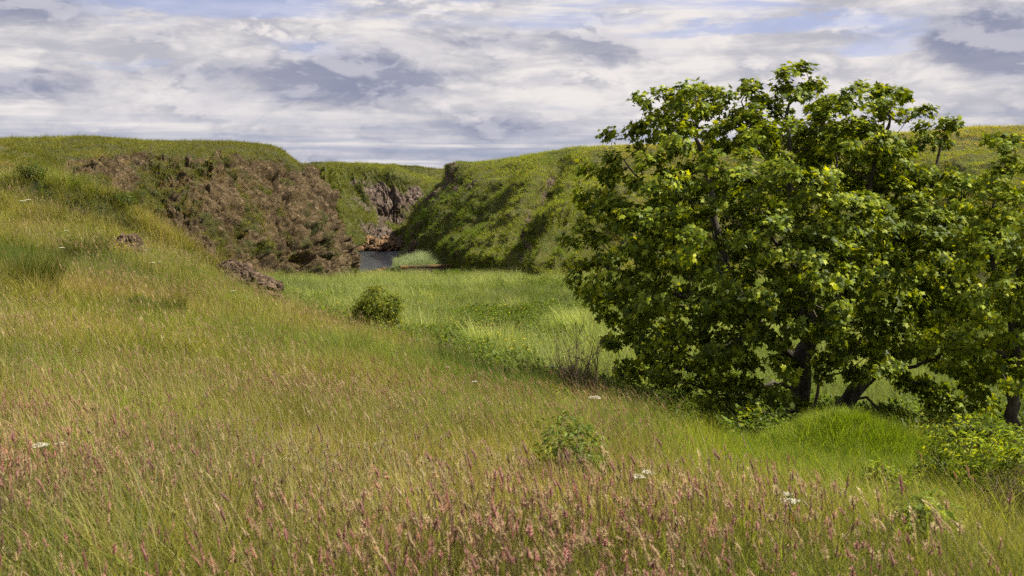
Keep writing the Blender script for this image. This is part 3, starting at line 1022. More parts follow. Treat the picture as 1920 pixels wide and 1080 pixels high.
def scatter(name, label, coll, P, rot, scale, idx, tint):
    n = len(P)
    me = bpy.data.meshes.new(name)
    me.vertices.add(n)
    me.vertices.foreach_set('co', np.asarray(P, np.float32).ravel())
    a = me.attributes.new('rot', 'FLOAT_VECTOR', 'POINT')
    a.data.foreach_set('vector', np.asarray(rot, np.float32).ravel())
    a = me.attributes.new('scl', 'FLOAT_VECTOR', 'POINT')
    sc = np.asarray(scale, np.float32)
    if sc.ndim == 1:
        sc = np.repeat(sc[:, None], 3, 1)
    a.data.foreach_set('vector', sc.ravel())
    a = me.attributes.new('pick', 'INT', 'POINT')
    a.data.foreach_set('value', np.asarray(idx, np.int32))
    a = me.attributes.new('tint', 'FLOAT_COLOR', 'POINT')
    t4 = np.concatenate([np.asarray(tint, np.float32), np.ones((n, 1), np.float32)], 1)
    a.data.foreach_set('color', t4.ravel())
    o = link(name, me)
    ng = bpy.data.node_groups.new(name + ' scatter', 'GeometryNodeTree')
    ng.interface.new_socket('Geometry', in_out='INPUT', socket_type='NodeSocketGeometry')
    ng.interface.new_socket('Geometry', in_out='OUTPUT', socket_type='NodeSocketGeometry')
    N, L = ng.nodes, ng.links
    gi = N.new('NodeGroupInput')
    go = N.new('NodeGroupOutput')
    ip = N.new('GeometryNodeInstanceOnPoints')
    ci = N.new('GeometryNodeCollectionInfo')
    ci.inputs['Collection'].default_value = coll
    ci.inputs['Separate Children'].default_value = True
    ci.inputs['Reset Children'].default_value = True
    ip.inputs['Pick Instance'].default_value = True

    def na(nm, tp):
        q = N.new('GeometryNodeInputNamedAttribute')
        q.data_type = tp
        q.inputs['Name'].default_value = nm
        return q.outputs['Attribute']
    L.new(gi.outputs[0], ip.inputs['Points'])
    L.new(ci.outputs[0], ip.inputs['Instance'])
    L.new(na('pick', 'INT'), ip.inputs['Instance Index'])
    e2r = N.new('FunctionNodeEulerToRotation')
    L.new(na('rot', 'FLOAT_VECTOR'), e2r.inputs[0])
    L.new(e2r.outputs[0], ip.inputs['Rotation'])
    L.new(na('scl', 'FLOAT_VECTOR'), ip.inputs['Scale'])
    L.new(ip.outputs[0], go.inputs[0])
    md = o.modifiers.new('scatter', 'NODES')
    md.node_group = ng
    tag(o, label, None, None, 'stuff')
    return o


GREEN = [(0.115, 0.155, 0.014), (0.18, 0.225, 0.022), (0.055, 0.08, 0.010), (0.26, 0.27, 0.06)]
OLIVE = [(0.19, 0.20, 0.024), (0.29, 0.27, 0.06), (0.09, 0.105, 0.014), (0.38, 0.33, 0.13)]
STRAW = [(0.30, 0.255, 0.13), (0.25, 0.20, 0.09), (0.17, 0.17, 0.05), (0.36, 0.30, 0.18)]


def mk_meadow(g, k):
    if k < 3:
        blades(g, 30, .15, .20, .48, .0066, .5, .6, GREEN, (-.18, 0), 4, 10 + k)
    elif k < 6:
        blades(g, 22, .15, .24, .54, .0060, .5, .6, OLIVE, (-.2, 0), 4, 20 + k, (0.24, 0.20, 0.09))
        blades(g, 8, .14, .44, .68, .0036, .22, .3, STRAW, (-.2, 0), 3, 30 + k)
    elif k < 8:
        blades(g, 46, .16, .07, .19, .0050, .8, .7, GREEN, (-.1, 0), 3, 40 + k)


def mk_wide(g, k):
    blades(g, 20, .14, .28, .56, .0105, .5, .7, [(0.13, 0.17, 0.014), (0.20, 0.23, 0.03), (0.08, 0.11, 0.012)], (-.15, 0), 5, 140 + k, (0.25, 0.24, 0.07))
    blades(g, 6, .14, .35, .62, .0055, .35, .8, STRAW, (-.2, 0), 5, 150 + k)


def mk_heads(g, k):
    r = np.random.default_rng(90 + k)
    pal = [(0.40, 0.23, 0.18), (0.45, 0.31, 0.20), (0.33, 0.19, 0.15), (0.46, 0.39, 0.21), (0.44, 0.24, 0.21)]
    for j in range(4):
        a = r.uniform(0, 6.28)
        q = 0.22 * math.sqrt(r.uniform())
        b = (q * math.cos(a), q * math.sin(a), -.03)
        hh = r.uniform(.36, .58)
        t = (b[0] + r.uniform(-.05, .05), b[1] + r.uniform(-.05, .05), hh)
        bend = (r.uniform(-.10, .03), r.uniform(-.05, .05), 0)
        c = pal[(k + j) % len(pal)] if r.uniform() < .8 else pal[3]
        spike(g, b, t, bend, r.uniform(.0045, .0095), c, 100 * k + j, headlen=r.uniform(.035, .075), stemcol=(0.17, 0.15, 0.06))


def mk_feather(g, k):
    """small light heads for the middle distance"""
    r = np.random.default_rng(190 + k)
    pal = [(0.33, 0.21, 0.15), (0.38, 0.31, 0.16), (0.28, 0.20, 0.11), (0.46, 0.39, 0.22)]
    for j in range(6):
        a = r.uniform(0, 6.28)
        q = 0.24 * math.sqrt(r.uniform())
        b = np.array((q * math.cos(a), q * math.sin(a), 0.0))
        hh = r.uniform(.36, .60)
        t = b + np.array([r.uniform(-.18, .03), r.uniform(-.06, .06), hh])
        hl = r.uniform(.06, .11)
        w = r.uniform(.004, .007)
        c = np.array(pal[r.integers(4)]) * r.uniform(.8, 1.2)
        m = t + (t - b) / hh * hl * .5 + np.array([-.012, 0, 0])
        e = t + (t - b) / hh * hl + np.array([-.045, 0, -.012])
        s = np.array([.0018, 0, 0])
        g.add([b - s, b + s, t], [(0, 1, 2)], (0.17, 0.15, 0.055))
        ang = r.uniform(0, 3.14)
        for da in (0, 1.57):
            v = np.array([math.cos(ang + da), math.sin(ang + da), 0]) * w
            g.add([t - v * .4, t + v * .4, m - v, m + v, e], [(0, 1, 3), (0, 3, 2), (2, 3, 4)], c)


def mk_reed(g, k):
    blades(g, 46, .30, .45, .95, .013, .32, .45, [(0.12, 0.165, 0.022), (0.20, 0.25, 0.06), (0.055, 0.085, 0.012), (0.32, 0.36, 0.14)], (-.16, 0), 3, 60 + k, (0.26, 0.27, 0.14))


def mk_far(g, k):
    if k < 3:
        blades(g, 30, .30, .14, .40, .018, .8, .9, [(0.095, 0.108, 0.014), (0.14, 0.142, 0.022), (0.065, 0.08, 0.011), (0.18, 0.17, 0.035)], (-.15, 0), 3, 70 + k, None, .3)
    else:
        blades(g, 26, .28, .14, .36, .017, .8, .9, [(0.27, 0.20, 0.075), (0.19, 0.14, 0.05), (0.15, 0.14, 0.028), (0.10, 0.07, 0.028)], (-.15, 0), 3, 75 + k, None, .35)


def leafy(geo, n, rad, hgt, size, cols, seed, flat=0.5, base=(0, 0, 0)):
    r = np.random.default_rng(seed)
    for k in range(n):
        v = r.normal(size=3)
        v /= np.linalg.norm(v)
        v[2] = abs(v[2])
        p = v * np.array([rad, rad, hgt]) * r.uniform(.5, 1.0) + np.array(base)
        d = v + r.normal(size=3) * .6
        d[2] = d[2] * flat + 0.15
        d /= np.linalg.norm(d)
        s = np.cross(d, [0, 0, 1])
        s = s / (np.linalg.norm(s) + 1e-9)
        up = np.cross(s, d)
        L = size * r.uniform(.6, 1.3)
        w = L * .27
        c = np.array(cols[r.integers(len(cols))]) * r.uniform(.75, 1.3)
        geo.add([p, p + d * L * .45 + s * w, p + d * L * .45 - s * w, p + d * L - up * L * .25, p + d * L * .45 + up * -.06 * L],
                [(0, 1, 4), (0, 4, 2), (1, 3, 4), (4, 3, 2)], c)


def mk_herb(g, k):
    leafy(g, 150, .34, .42, .075, [(0.08, 0.13, 0.02), (0.11, 0.16, 0.025), (0.15, 0.18, 0.03)], 300 + k)


C_meadow = template_collection('meadow tuft', [mk_meadow] * 8 + [mk_wide] * 3, M_grass)
C_heads = template_collection('seed head tuft', [mk_heads] * 6, M_seed)
C_feather = template_collection('feather tuft', [mk_feather] * 4, M_seed)
C_reed = template_collection('reed tuft', [mk_reed] * 4, M_grass)
C_far = template_collection('turf tuft', [mk_far] * 6, M_grass)
C_herb = template_collection('herb tuft', [mk_herb] * 4, M_grass)


def field(n, d0, d1, power, px0=-330, px1=2250):
    """points on the land, density per square metre falling as distance^-power"""
    u = RNG.uniform(size=n)
    e = 2 - power
    d = (d0 ** e + u * (d1 ** e - d0 ** e)) ** (1 / e) if abs(e) > 1e-6 else d0 * (d1 / d0) ** u
    m = 3.2 * 1920 / d * .5     # always a few metres more to either side
    px = RNG.uniform(size=n) * ((px1 + m) - (px0 - m)) + (px0 - m)
    x = (px - 960) / 1920 * d
    return x, d, px


def euler(n, tilt=.15):
    return np.stack([RNG.normal(0, tilt, n), RNG.normal(0, tilt, n), RNG.uniform(-.9, .9, n)], 1)


def fieldnoise(x, y, s, seed):
    return fbm(xyz(x * s, y * s), 4, seed)


def lawn_mask(x, y):
    """short bright grass round the knoll"""
    m = np.exp(-((x - 3.3) / 1.5) ** 2 - ((y - 9.2) / 2.2) ** 2) + .7 * np.exp(-((x - 3.9) / 1.6) ** 2 - ((y - 7.6) / 1.2) ** 2) + np.exp(-((x - 4.2) / 2.4) ** 2 - ((y - 13.0) / 2.8) ** 2) + .9 * np.exp(-((x - 5.6) / 2.2) ** 2 - ((y - 10.0) / 2.2) ** 2) + .5 * np.exp(-((x - 4.6) / 1.6) ** 2 - ((y - 15) / 1.4) ** 2)
    return np.clip(m * 1.3 + 0.25 * fieldnoise(x, y, .9, 3), 0, 1)


def valley_mask(x, y):
    """1 on the green valley floor, 0 on the pink and straw meadow slope"""
    px = 960 + 1920 * x / y
    edge = np.interp(px, [-300, 400, 540, 620, 700, 900, 1050, 1150, 1300, 1500, 2300], [400, 60, 33, 30, 28, 21, 17.5, 16.5, 15.5, 16.5, 16.5])
    e = edge * (1 + .10 * fieldnoise(x, y, .5, 8))
    return sstep(-.08, .08, y / e - 1)


# foreground and middle meadow
def scatter_meadow():
    x, y, px = field(54000, 2.2, 36, 1.2)
    vm = valley_mask(x, y)
    keep = RNG.uniform(size=len(x)) > vm * .9
    x, y, px = x[keep], y[keep], px[keep]
    n = len(x)
    lm = lawn_mask(x, y)
    z = H(x, y)
    strawy = fieldnoise(x, y, .45, 21) * .5 + .5 + .25 * fieldnoise(x, y, 1.7, 22)
    idx = np.where(RNG.uniform(size=n) < np.clip(strawy * 1.1 - .05, .1, .9), RNG.integers(3, 6, n), RNG.integers(0, 3, n))
    idx = np.where(RNG.uniform(size=n) < .22 + .15 * fieldnoise(x, y, .8, 24), RNG.integers(8, 11, n), idx)
    short = RNG.uniform(size=n) < lm
    idx = np.where(short, RNG.integers(6, 8, n), idx)
    sc = RNG.uniform(.7, 1.25, n) * (.9 + .45 * fieldnoise(x, y, .8, 25)) * (1 + np.clip(y - 10, 0, 30) * .012)
    hue = fieldnoise(x, y, .35, 26)[:, None]
    g = fieldnoise(x, y, .12, 27)[:, None]
    lush = np.array([.86, 1.03, .72])
    dry = np.array([1.35, 1.14, 1.05])
    t = np.clip(.5 + .9 * hue + .35 * g, 0, 1)
    tint = lush * (1 - t) + dry * t
    tint = tint * RNG.uniform(.7, 1.3, (n, 1)) * (1 + .35 * fieldnoise(x, y, 1.1, 28)[:, None])
    patch_ = sstep(.12, .42, fieldnoise(x, y, .22, 34)) * sstep(9, 14, y)
    tint = tint * (1 - patch_[:, None] * np.array([.50, .34, .45]))
    tint = np.where(lm[:, None] > .45, np.array([1.2, 1.30, .5]) * RNG.uniform(.85, 1.2, (n, 1)), tint)
    scatter('meadow_grass', 'long green and straw coloured meadow grass covering the near slope', C_meadow, np.stack([x, y, z], 1), euler(n, .15) + np.stack([.25 * fieldnoise(x, y, .7, 29), .45 * fieldnoise(x, y, .5, 30) + .08, 0 * x], 1), sc, idx, tint)

    # close turf on and round the knoll
    n = 5200
    x, y = RNG.normal(4.8, 1.5, n), RNG.normal(13.2, 2.0, n)
    k = lawn_mask(x, y) > .3
    x, y = x[k], y[k]
    n = len(x)
    scatter('knoll_grass', 'short bright green grass on the knoll in front of the sycamore trunks', C_meadow, np.stack([x, y, H(x, y)], 1), euler(n, .2), RNG.uniform(.7, 1.3, n), RNG.integers(6, 8, n), np.array([1.2, 1.28, .5]) * RNG.uniform(.8, 1.2, (n, 1)))

    # pink Yorkshire fog heads, thickest near the viewer
    x, y, px = field(23000, 2.2, 12, .95)
    n = len(x)
    crest = np.interp(px, [-300, 0, 500, 1000, 1300, 1500, 1700, 1950, 2300], [8.2, 7.9, 6.9, 6.0, 5.4, 4.9, 4.3, 3.8, 3.8]) * (1 + .18 * fieldnoise(x, y, 1.1, 48))
    dens = np.where(y < crest, .80, .06) * np.interp(px, [-300, 900, 1350, 1700, 2300], [1, 1, .65, .38, .3])
    dens = dens * np.clip(.66 + 1.7 * fieldnoise(x, y, .8, 41), .12, 1.0) + .40 * sstep(.15, .45, fieldnoise(x, y, .5, 42)) * (y > crest)
    dens = dens * (1 - .97 * np.clip(lawn_mask(x, y) * 1.3, 0, 1))
    keep = RNG.uniform(size=n) < dens
    x, y = x[keep], y[keep]
    n = len(x)
    tint = np.array([1, 1, 1]) * RNG.uniform(.75, 1.2, (n, 1)) * (1 + np.array([.10, -.04, .02]) * fieldnoise(x, y, .8, 44)[:, None] * 2)
    scatter('pink_seed_heads', 'dusky pink seed heads of velvet grass across the foreground', C_heads, np.stack([x, y, H(x, y)], 1), euler(n, .17), RNG.uniform(.68, 1.15, n) * np.where(y < 5.2, 1.0, .9), RNG.integers(0, 6, n), tint)

    # lighter seed heads over the middle slope
    x, y, px = field(12500, 6, 50, 1.1, -330, 1500)
    vm = valley_mask(x, y)
    dn = np.clip(.5 + 1.6 * fieldnoise(x, y, .42, 51), .04, 1) * (1 - vm * .97) * (1 - np.clip(lawn_mask(x, y) * 1.4, 0, 1))
    dn = dn * np.where(px > 1150, .7, 1)
    keep = RNG.uniform(size=len(x)) < dn
    x, y = x[keep], y[keep]
    n = len(x)
    pk = np.clip(.5 + fieldnoise(x, y, .22, 52)[:, None], 0, 1)
    tint = (np.array([1.05, .92, .95]) * pk + np.array([1.0, 1.06, .9]) * (1 - pk)) * RNG.uniform(.75, 1.15, (n, 1))
    scatter('seeding_grass', 'tan and mauve flowering grass heads over the middle slope', C_feather, np.stack([x, y, H(x, y)], 1), euler(n, .1), RNG.uniform(.75, 1.1, n) * (1 + np.clip(y - 14, 0, 40) * .012), RNG.integers(0, 4, n), tint)


scatter_meadow()


def scatter_valley():
    # pale reeds and lush grass on the valley floor
    x, y, px = field(42000, 15, 100, 1.1, 250, 2300)
    vm = valley_mask(x, y)
    z = H(x, y)
    keep = (RNG.uniform(size=len(x)) < vm) & (z > -10.3) & ~((px > 735) & (px < 870) & (y > 90))
    x, y, z, px = x[keep], y[keep], z[keep], px[keep]
    n = len(x)
    # darker weedy belts between the reeds
    py = 330 - 1920 * (z + .4) / y
    belt = .9 * blob(px, py, 880, 590, 170, 22) + .8 * blob(px, py, 850, 640, 130, 22) + .8 * blob(px, py, 600, 590, 90, 22) + .8 * blob(px, py, 930, 680, 90, 18) + .3 * (px > 1050) * (y < 26)
    belt = belt + .08 + .3 * (px > 980) + 1.1 * fieldnoise(x, y, .22, 62)
    nb = 1 - valley_mask(x, y * .86)
    belt = belt + 1.1 * nb * (RNG.uniform(size=n) < .6)
    herb = belt > .36
    hue = fieldnoise(x, y, .12, 61)[:, None]
    fine = fieldnoise(x, y, .5, 63)[:, None]
    tint = np.array([.98, 1.0, .80]) * (1 + .45 * hue + .6 * fine) * (1 + np.array([.12, 0, -.1]) * fine) * RNG.uniform(.85, 1.15, (n, 1))
    q = ~herb
    sc = RNG.uniform(.5, 1.3, n) * .82 * (1 + .4 * hue[:, 0] + .5 * fine[:, 0])
    scatter('valley_reeds', 'pale green reeds and lush grass filling the valley floor', C_reed, np.stack([x, y, z], 1)[q], euler(q.sum(), .12), sc[q], RNG.integers(0, 4, q.sum()), tint[q])
    q = herb
    m = q.sum()
    scatter('valley_herbs', 'darker leafy weeds growing in belts between the reeds', C_herb, np.stack([x, y, z], 1)[q], euler(m, .1), RNG.uniform(.55, 1.55, m), RNG.integers(0, 4, m),
            np.array([.95, .90, .7]) * RNG.uniform(.55, 1.4, (m, 1)))
    # left hillside beyond the meadow: shorter turf
    x, y, px = field(26000, 30, 78, .9, -600, 620)
    z = H(x, y)
    vm = valley_mask(x, y)
    keep = (vm < .6)
    x, y, z, px = x[keep], y[keep], z[keep], px[keep]
    n = len(x)
    dry = fieldnoise(x, y, .15, 71) + .5 * fieldnoise(x, y, .7, 72)
    idx = np.where(dry + RNG.normal(0, .25, n) > .25, RNG.integers(3, 6, n), RNG.integers(0, 3, n))
    tint = np.array([1.15, 1.10, 1.05]) * (1 + .25 * dry[:, None]) * RNG.uniform(.8, 1.2, (n, 1))
    scatter('hillside_turf', 'rough windblown turf on the left hillside', C_far, np.stack([x, y, z], 1), euler(n, .15), RNG.uniform(.7, 1.15, n), idx, tint)


scatter_valley()


def on_patch(key, n, seed, extent=None):
    G, N, rk, rv, cu = PATCHES[key]
    A = np.linalg.norm(np.cross(G[1:, :-1] - G[:-1, :-1], G[:-1, 1:] - G[:-1, :-1]), axis=-1)
    D = np.linalg.norm(G[:-1, :-1], axis=-1)
    w = A / D ** 1.0
    px, py = pix(G[:-1, :-1])
    w = w * (px > -400) * (px < 2350) * (rv[:-1, :-1] > .8)
    top = rv[:-1, :-1] > (5.3 if key == 'left' else 6.25)
    w = w * np.where(top, .12, 1)
    w = w.ravel() / w.sum()
    r = np.random.default_rng(seed)
    k = r.choice(len(w), n, p=w)
    i, j = np.unravel_index(k, A.shape)
    a, b = r.uniform(size=n)[:, None], r.uniform(size=n)[:, None]
    P = G[i, j] * (1 - a) * (1 - b) + G[i + 1, j] * a * (1 - b) + G[i, j + 1] * (1 - a) * b + G[i + 1, j + 1] * a * b
    return P, N[i, j], rk[i, j], rv[i, j]


def scatter_headlands():
    P, N, rk, rv = on_patch('left', 30000, 5)
    lump = fbm(P * 1.3, 3, 81)
    slb = (N[:, 0] * 0 + pix(P)[0] > 560) * (rk > .3)
    p = np.where(rk > .45, .12 + .42 * (lump > .05), 1.0) * np.where(slb, .25, 1)
    keep = RNG.uniform(size=len(P)) < p
    P, N, rk, rv = P[keep], N[keep], rk[keep], rv[keep]
    n = len(P)
    dry = 1.0 * (rk > .35) + .5 * fbm(P * .5, 3, 82) + RNG.normal(0, .3, n)
    idx = np.where(dry > .55, RNG.integers(3, 6, n), RNG.integers(0, 3, n))
    rot = euler(n, .2)
    rot[:, 0] += .35
    sc = np.where(rk > .4, RNG.uniform(.45, .95, n), RNG.uniform(.6, 1.0, n))
    tint = np.where((rk > .4)[:, None], np.array([1.0, .92, .78]), np.array([1.3, 1.25, 1.0])) * RNG.uniform(.7, 1.3, (n, 1)) * (1 + .3 * fbm(P * .3, 3, 83)[:, None])
    scatter('left_headland_turf', 'dry tussocks and turf clinging to the left headland', C_far, P, rot, sc, idx, tint)

    P, N, rk, rv = on_patch('right', 46000, 6)
    p = np.where(rk > .45, .15, 1.0)
    keep = RNG.uniform(size=len(P)) < p
    P, N, rk, rv = P[keep], N[keep], rk[keep], rv[keep]
    n = len(P)
    px, py = pix(P)
    dry = .55 * sstep(1000, 1200, px) + .25 * sstep(4.4, 5.6, rv) + .6 * fbm(P * .35, 3, 92) + RNG.normal(0, .2, n)
    idx = np.where(dry > .62, RNG.integers(3, 6, n), RNG.integers(0, 3, n))
    rot = euler(n, .2)
    rot[:, 0] += .35
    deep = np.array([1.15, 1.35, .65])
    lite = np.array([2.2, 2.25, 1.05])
    t = np.clip(.5 + .9 * fbm(P * .16, 4, 93) + .35 * sstep(1000, 1150, px) - .5 * sstep(960, 800, px), 0, 1)[:, None]  # besides random patches, left-face shade and right-slope sun are painted into the tint
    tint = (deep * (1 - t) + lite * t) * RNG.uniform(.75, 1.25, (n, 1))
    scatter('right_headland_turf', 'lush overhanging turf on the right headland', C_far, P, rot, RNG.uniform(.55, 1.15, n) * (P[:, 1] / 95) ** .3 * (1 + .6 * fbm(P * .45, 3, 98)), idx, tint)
    P, N, rk, rv = on_patch('right', 9000, 16)
    px, py = pix(P)
    keep = (fbm(P * .22, 3, 99) + .35 * blob(px, py, 850, 430, 70, 60) > .24) & (rv < 5.2)
    P = P[keep]
    n = len(P)
    scatter('headland_herbs', 'dark leafy weeds and nettles in the hollows of the right headland', C_herb, P, euler(n, .2), RNG.uniform(.5, 1.5, n), RNG.integers(0, 4, n), np.array([.75, .82, .6]) * RNG.uniform(.6, 1.5, (n, 1)))

    P, N, rk, rv = on_patch('far', 22000, 7)
    keep = RNG.uniform(size=len(P)) < np.where(rk > .4, .04, 1.0)
    P, N, rk, rv = P[keep], N[keep], rk[keep], rv[keep]
    n = len(P)
    dry = .6 * fbm(P * .2, 3, 95) + RNG.normal(0, .2, n)
    idx = np.where(dry > .25, RNG.integers(3, 6, n), RNG.integers(0, 3, n))
    rot = euler(n, .2)
    rot[:, 0] += .35
    tint = np.array([1.05, 1.08, .7]) * (1 + 1.1 * fbm(P * .1, 3, 96)[:, None]) * RNG.uniform(.75, 1.25, (n, 1))
    scatter('far_headland_turf', 'green turf on the far headland behind the inlet', C_far, P, rot, RNG.uniform(.9, 1.6, n), idx, tint)

    # silvery reed stand behind the wall
    n = 1500
    px = RNG.normal(792, 34, n)
    d = RNG.uniform(104.2, 113, n)
    x = (px - 960) / 1920 * d
    k = (px > 738) & (px < 880) & (RNG.uniform(size=n) < .55 + .8 * fieldnoise(x, d, .5, 97))
    px, d, x = px[k], d[k], x[k]
    n = len(px)
    e = np.clip(1 - np.abs(px - 795) / 75, 0, 1)
    z = (330 - 501) / 1920 * 104.5 + .03 * (d - 104) - .5 * (1 - e)
    green = np.clip((px - 800) / 50, 0, 1)[:, None]
    tint = (np.array([1.2, 1.25, 1.75]) * (1 - green) + np.array([.8, .85, .7]) * green) * RNG.uniform(.75, 1.2, (n, 1))
    scatter('silver_reeds', 'silvery blue green reed bed behind the concrete wall', C_reed, np.stack([x, d, z], 1), euler(n, .2), RNG.uniform(.5, 1.25, n) * (.6 + .5 * e), RNG.integers(0, 4, n), tint)


scatter_headlands()

# soil bank that carries the silver reeds beside the right headland
o = link('reed_bank', rock_mesh((4.4, 4.6, 1.0), 91, M_soil, 0.3, 30), None, tuple(at(803, 506, 109)))
tag(o, 'weedy earth bank behind the concrete wall under the silvery reeds', None, None, 'structure')

# ------------------------------------------------------------------ trees and shrubs
def leaf_shape(kind):
    if kind == 'palmate':   # five lobes, folded a little along the midrib
        pts = [(0, 0), (.20, -.10), (.46, .02), (.30, .20), (.56, .50), (.28, .46), (.18, .62), (0, 1.0), (-.18, .62), (-.28, .46), (-.56, .50), (-.30, .20), (-.46, .02), (-.20, -.10)]
        V = np.array([(a, b, -0.28 * abs(a) - 0.16 * b * b) for a, b in pts] + [(0, .38, 0.02)])
        F = [(len(pts), i, (i + 1) % len(pts)) for i in range(len(pts))]
    elif kind == 'palmate_low':
        pts = [(0, -.05), (.46, .0), (.28, .22), (.56, .5), (.2, .55), (0, 1.0), (-.2, .55), (-.56, .5), (-.28, .22), (-.46, .0)]
        V = np.array([(a, b, -0.28 * abs(a) - 0.16 * b * b) for a, b in pts])
        F = [(0, 1, 2), (2, 3, 4), (4, 5, 6), (6, 7, 8), (8, 9, 0), (0, 2, 4), (0, 4, 6), (0, 6, 8)]
    else:                   # lance shaped
        V = np.array([(0, 0, 0), (.2, .35, -.05), (-.2, .35, -.05), (0, 1, -.18), (0, .4, .03)])
        F = [(0, 1, 4), (0, 4, 2), (1, 3, 4), (4, 3, 2)]
    return V, np.array(F)


def leaf_frames(Nrm, Dirs):
    z = Nrm / (np.linalg.norm(Nrm, axis=1)[:, None] + 1e-9)
    y = Dirs - (Dirs * z).sum(1)[:, None] * z
    y /= np.linalg.norm(y, axis=1)[:, None] + 1e-9
    x = np.cross(y, z)
    return np.stack([x, y, z], 2)   # columns


def grow(limbs, attract, balance=0.25, step=0.16, wob=0.02, seed=1):
    """limbs: list of (polyline, attach) ; every attractor is joined to the cheapest node"""
    r = np.random.default_rng(seed)
    pos, par, dist = [], [], []
    named = {}
    for li, (poly, attach) in enumerate(limbs):
        poly = np.array(poly, float)
        seg = [poly[0]]
        for a, b in zip(poly[:-1], poly[1:]):
            k = max(1, int(np.linalg.norm(b - a) / step))
            for s in range(1, k + 1):
                seg.append(a + (b - a) * s / k + r.normal(0, wob, 3) * (s < k))
        if attach is None:
            pr = -1
        else:
            ii = named[attach]
            pr = min(ii, key=lambda q: np.linalg.norm(pos[q] - seg[0]))
            seg = seg[1:] if np.linalg.norm(pos[pr] - seg[0]) < step else seg
        ids = []
        for p in seg:
            pos.append(np.array(p))
            par.append(pr)
            dist.append(0 if pr < 0 else dist[pr] + np.linalg.norm(p - pos[pr]))
            pr = len(pos) - 1
            ids.append(pr)
        named[li] = ids
    base_n = len(pos)
    POS = np.zeros((base_n + len(attract) * 14 + 100, 3))
    DST = np.zeros(len(POS))
    POS[:base_n] = pos
    DST[:base_n] = dist
    n = base_n
    PAR = list(par)
    d0 = np.array([np.min(np.linalg.norm(POS[:n] - a, axis=1)) for a in attract])
    tips = []
    for ai in np.argsort(d0):
        a = attract[ai]
        dd = np.linalg.norm(POS[:n] - a, axis=1)
        cost = dd + balance * DST[:n]
        q = int(np.argmin(cost))
        L = dd[q]
        k = min(12, max(1, int(L / step)))
        if n + k + 2 > len(POS):
            break
        p0 = POS[q].copy()
        side = r.normal(0, 1, 3) * L * 0.07
        sag = np.array([0, 0, -0.06 * L])
        pr = q
        for s in range(1, k + 1):
            t = s / k
            p = p0 + (a - p0) * t + (side + sag) * math.sin(math.pi * t) + r.normal(0, wob * .6, 3) * (s < k)
            POS[n] = p
            DST[n] = DST[pr] + np.linalg.norm(p - POS[pr])
            PAR.append(pr)
            pr = n
            n += 1
        tips.append(pr)
    return POS[:n], np.array(PAR), np.array(tips), named


def wood(POS, PAR, tips, coef, rmin, named, minr):
    n = len(POS)
    cnt = np.zeros(n)
    cnt[tips] += 1
    for i in range(n - 1, -1, -1):
        if PAR[i] >= 0:
            cnt[PAR[i]] += cnt[i]
    rad = np.maximum(coef * np.maximum(cnt, 0.3) ** 0.5, rmin)
    for li, (r0, r1) in minr.items():
        ids = named[li]
        rr = np.linspace(r0, r1, len(ids))
        for i, q in zip(ids, rr):
            rad[i] = max(rad[i] * .8, q)
    for i in range(n):
        if PAR[i] >= 0:
            rad[i] = min(rad[i], rad[PAR[i]])
    ch = [[] for _ in range(n)]
    for i in range(n):
        if PAR[i] >= 0:
            ch[PAR[i]].append(i)
    chains = []
    stack = [(i, -1) for i in range(n) if PAR[i] < 0]
    while stack:
        s, p = stack.pop()
        c = [p, s] if p >= 0 else [s]
        cur = s
        while ch[cur]:
            nx = max(ch[cur], key=lambda q: rad[q] * 100 + cnt[q] * .001)
            for o_ in ch[cur]:
                if o_ != nx:
                    stack.append((o_, cur))
            c.append(nx)
            cur = nx
        chains.append(c)
    return rad, chains


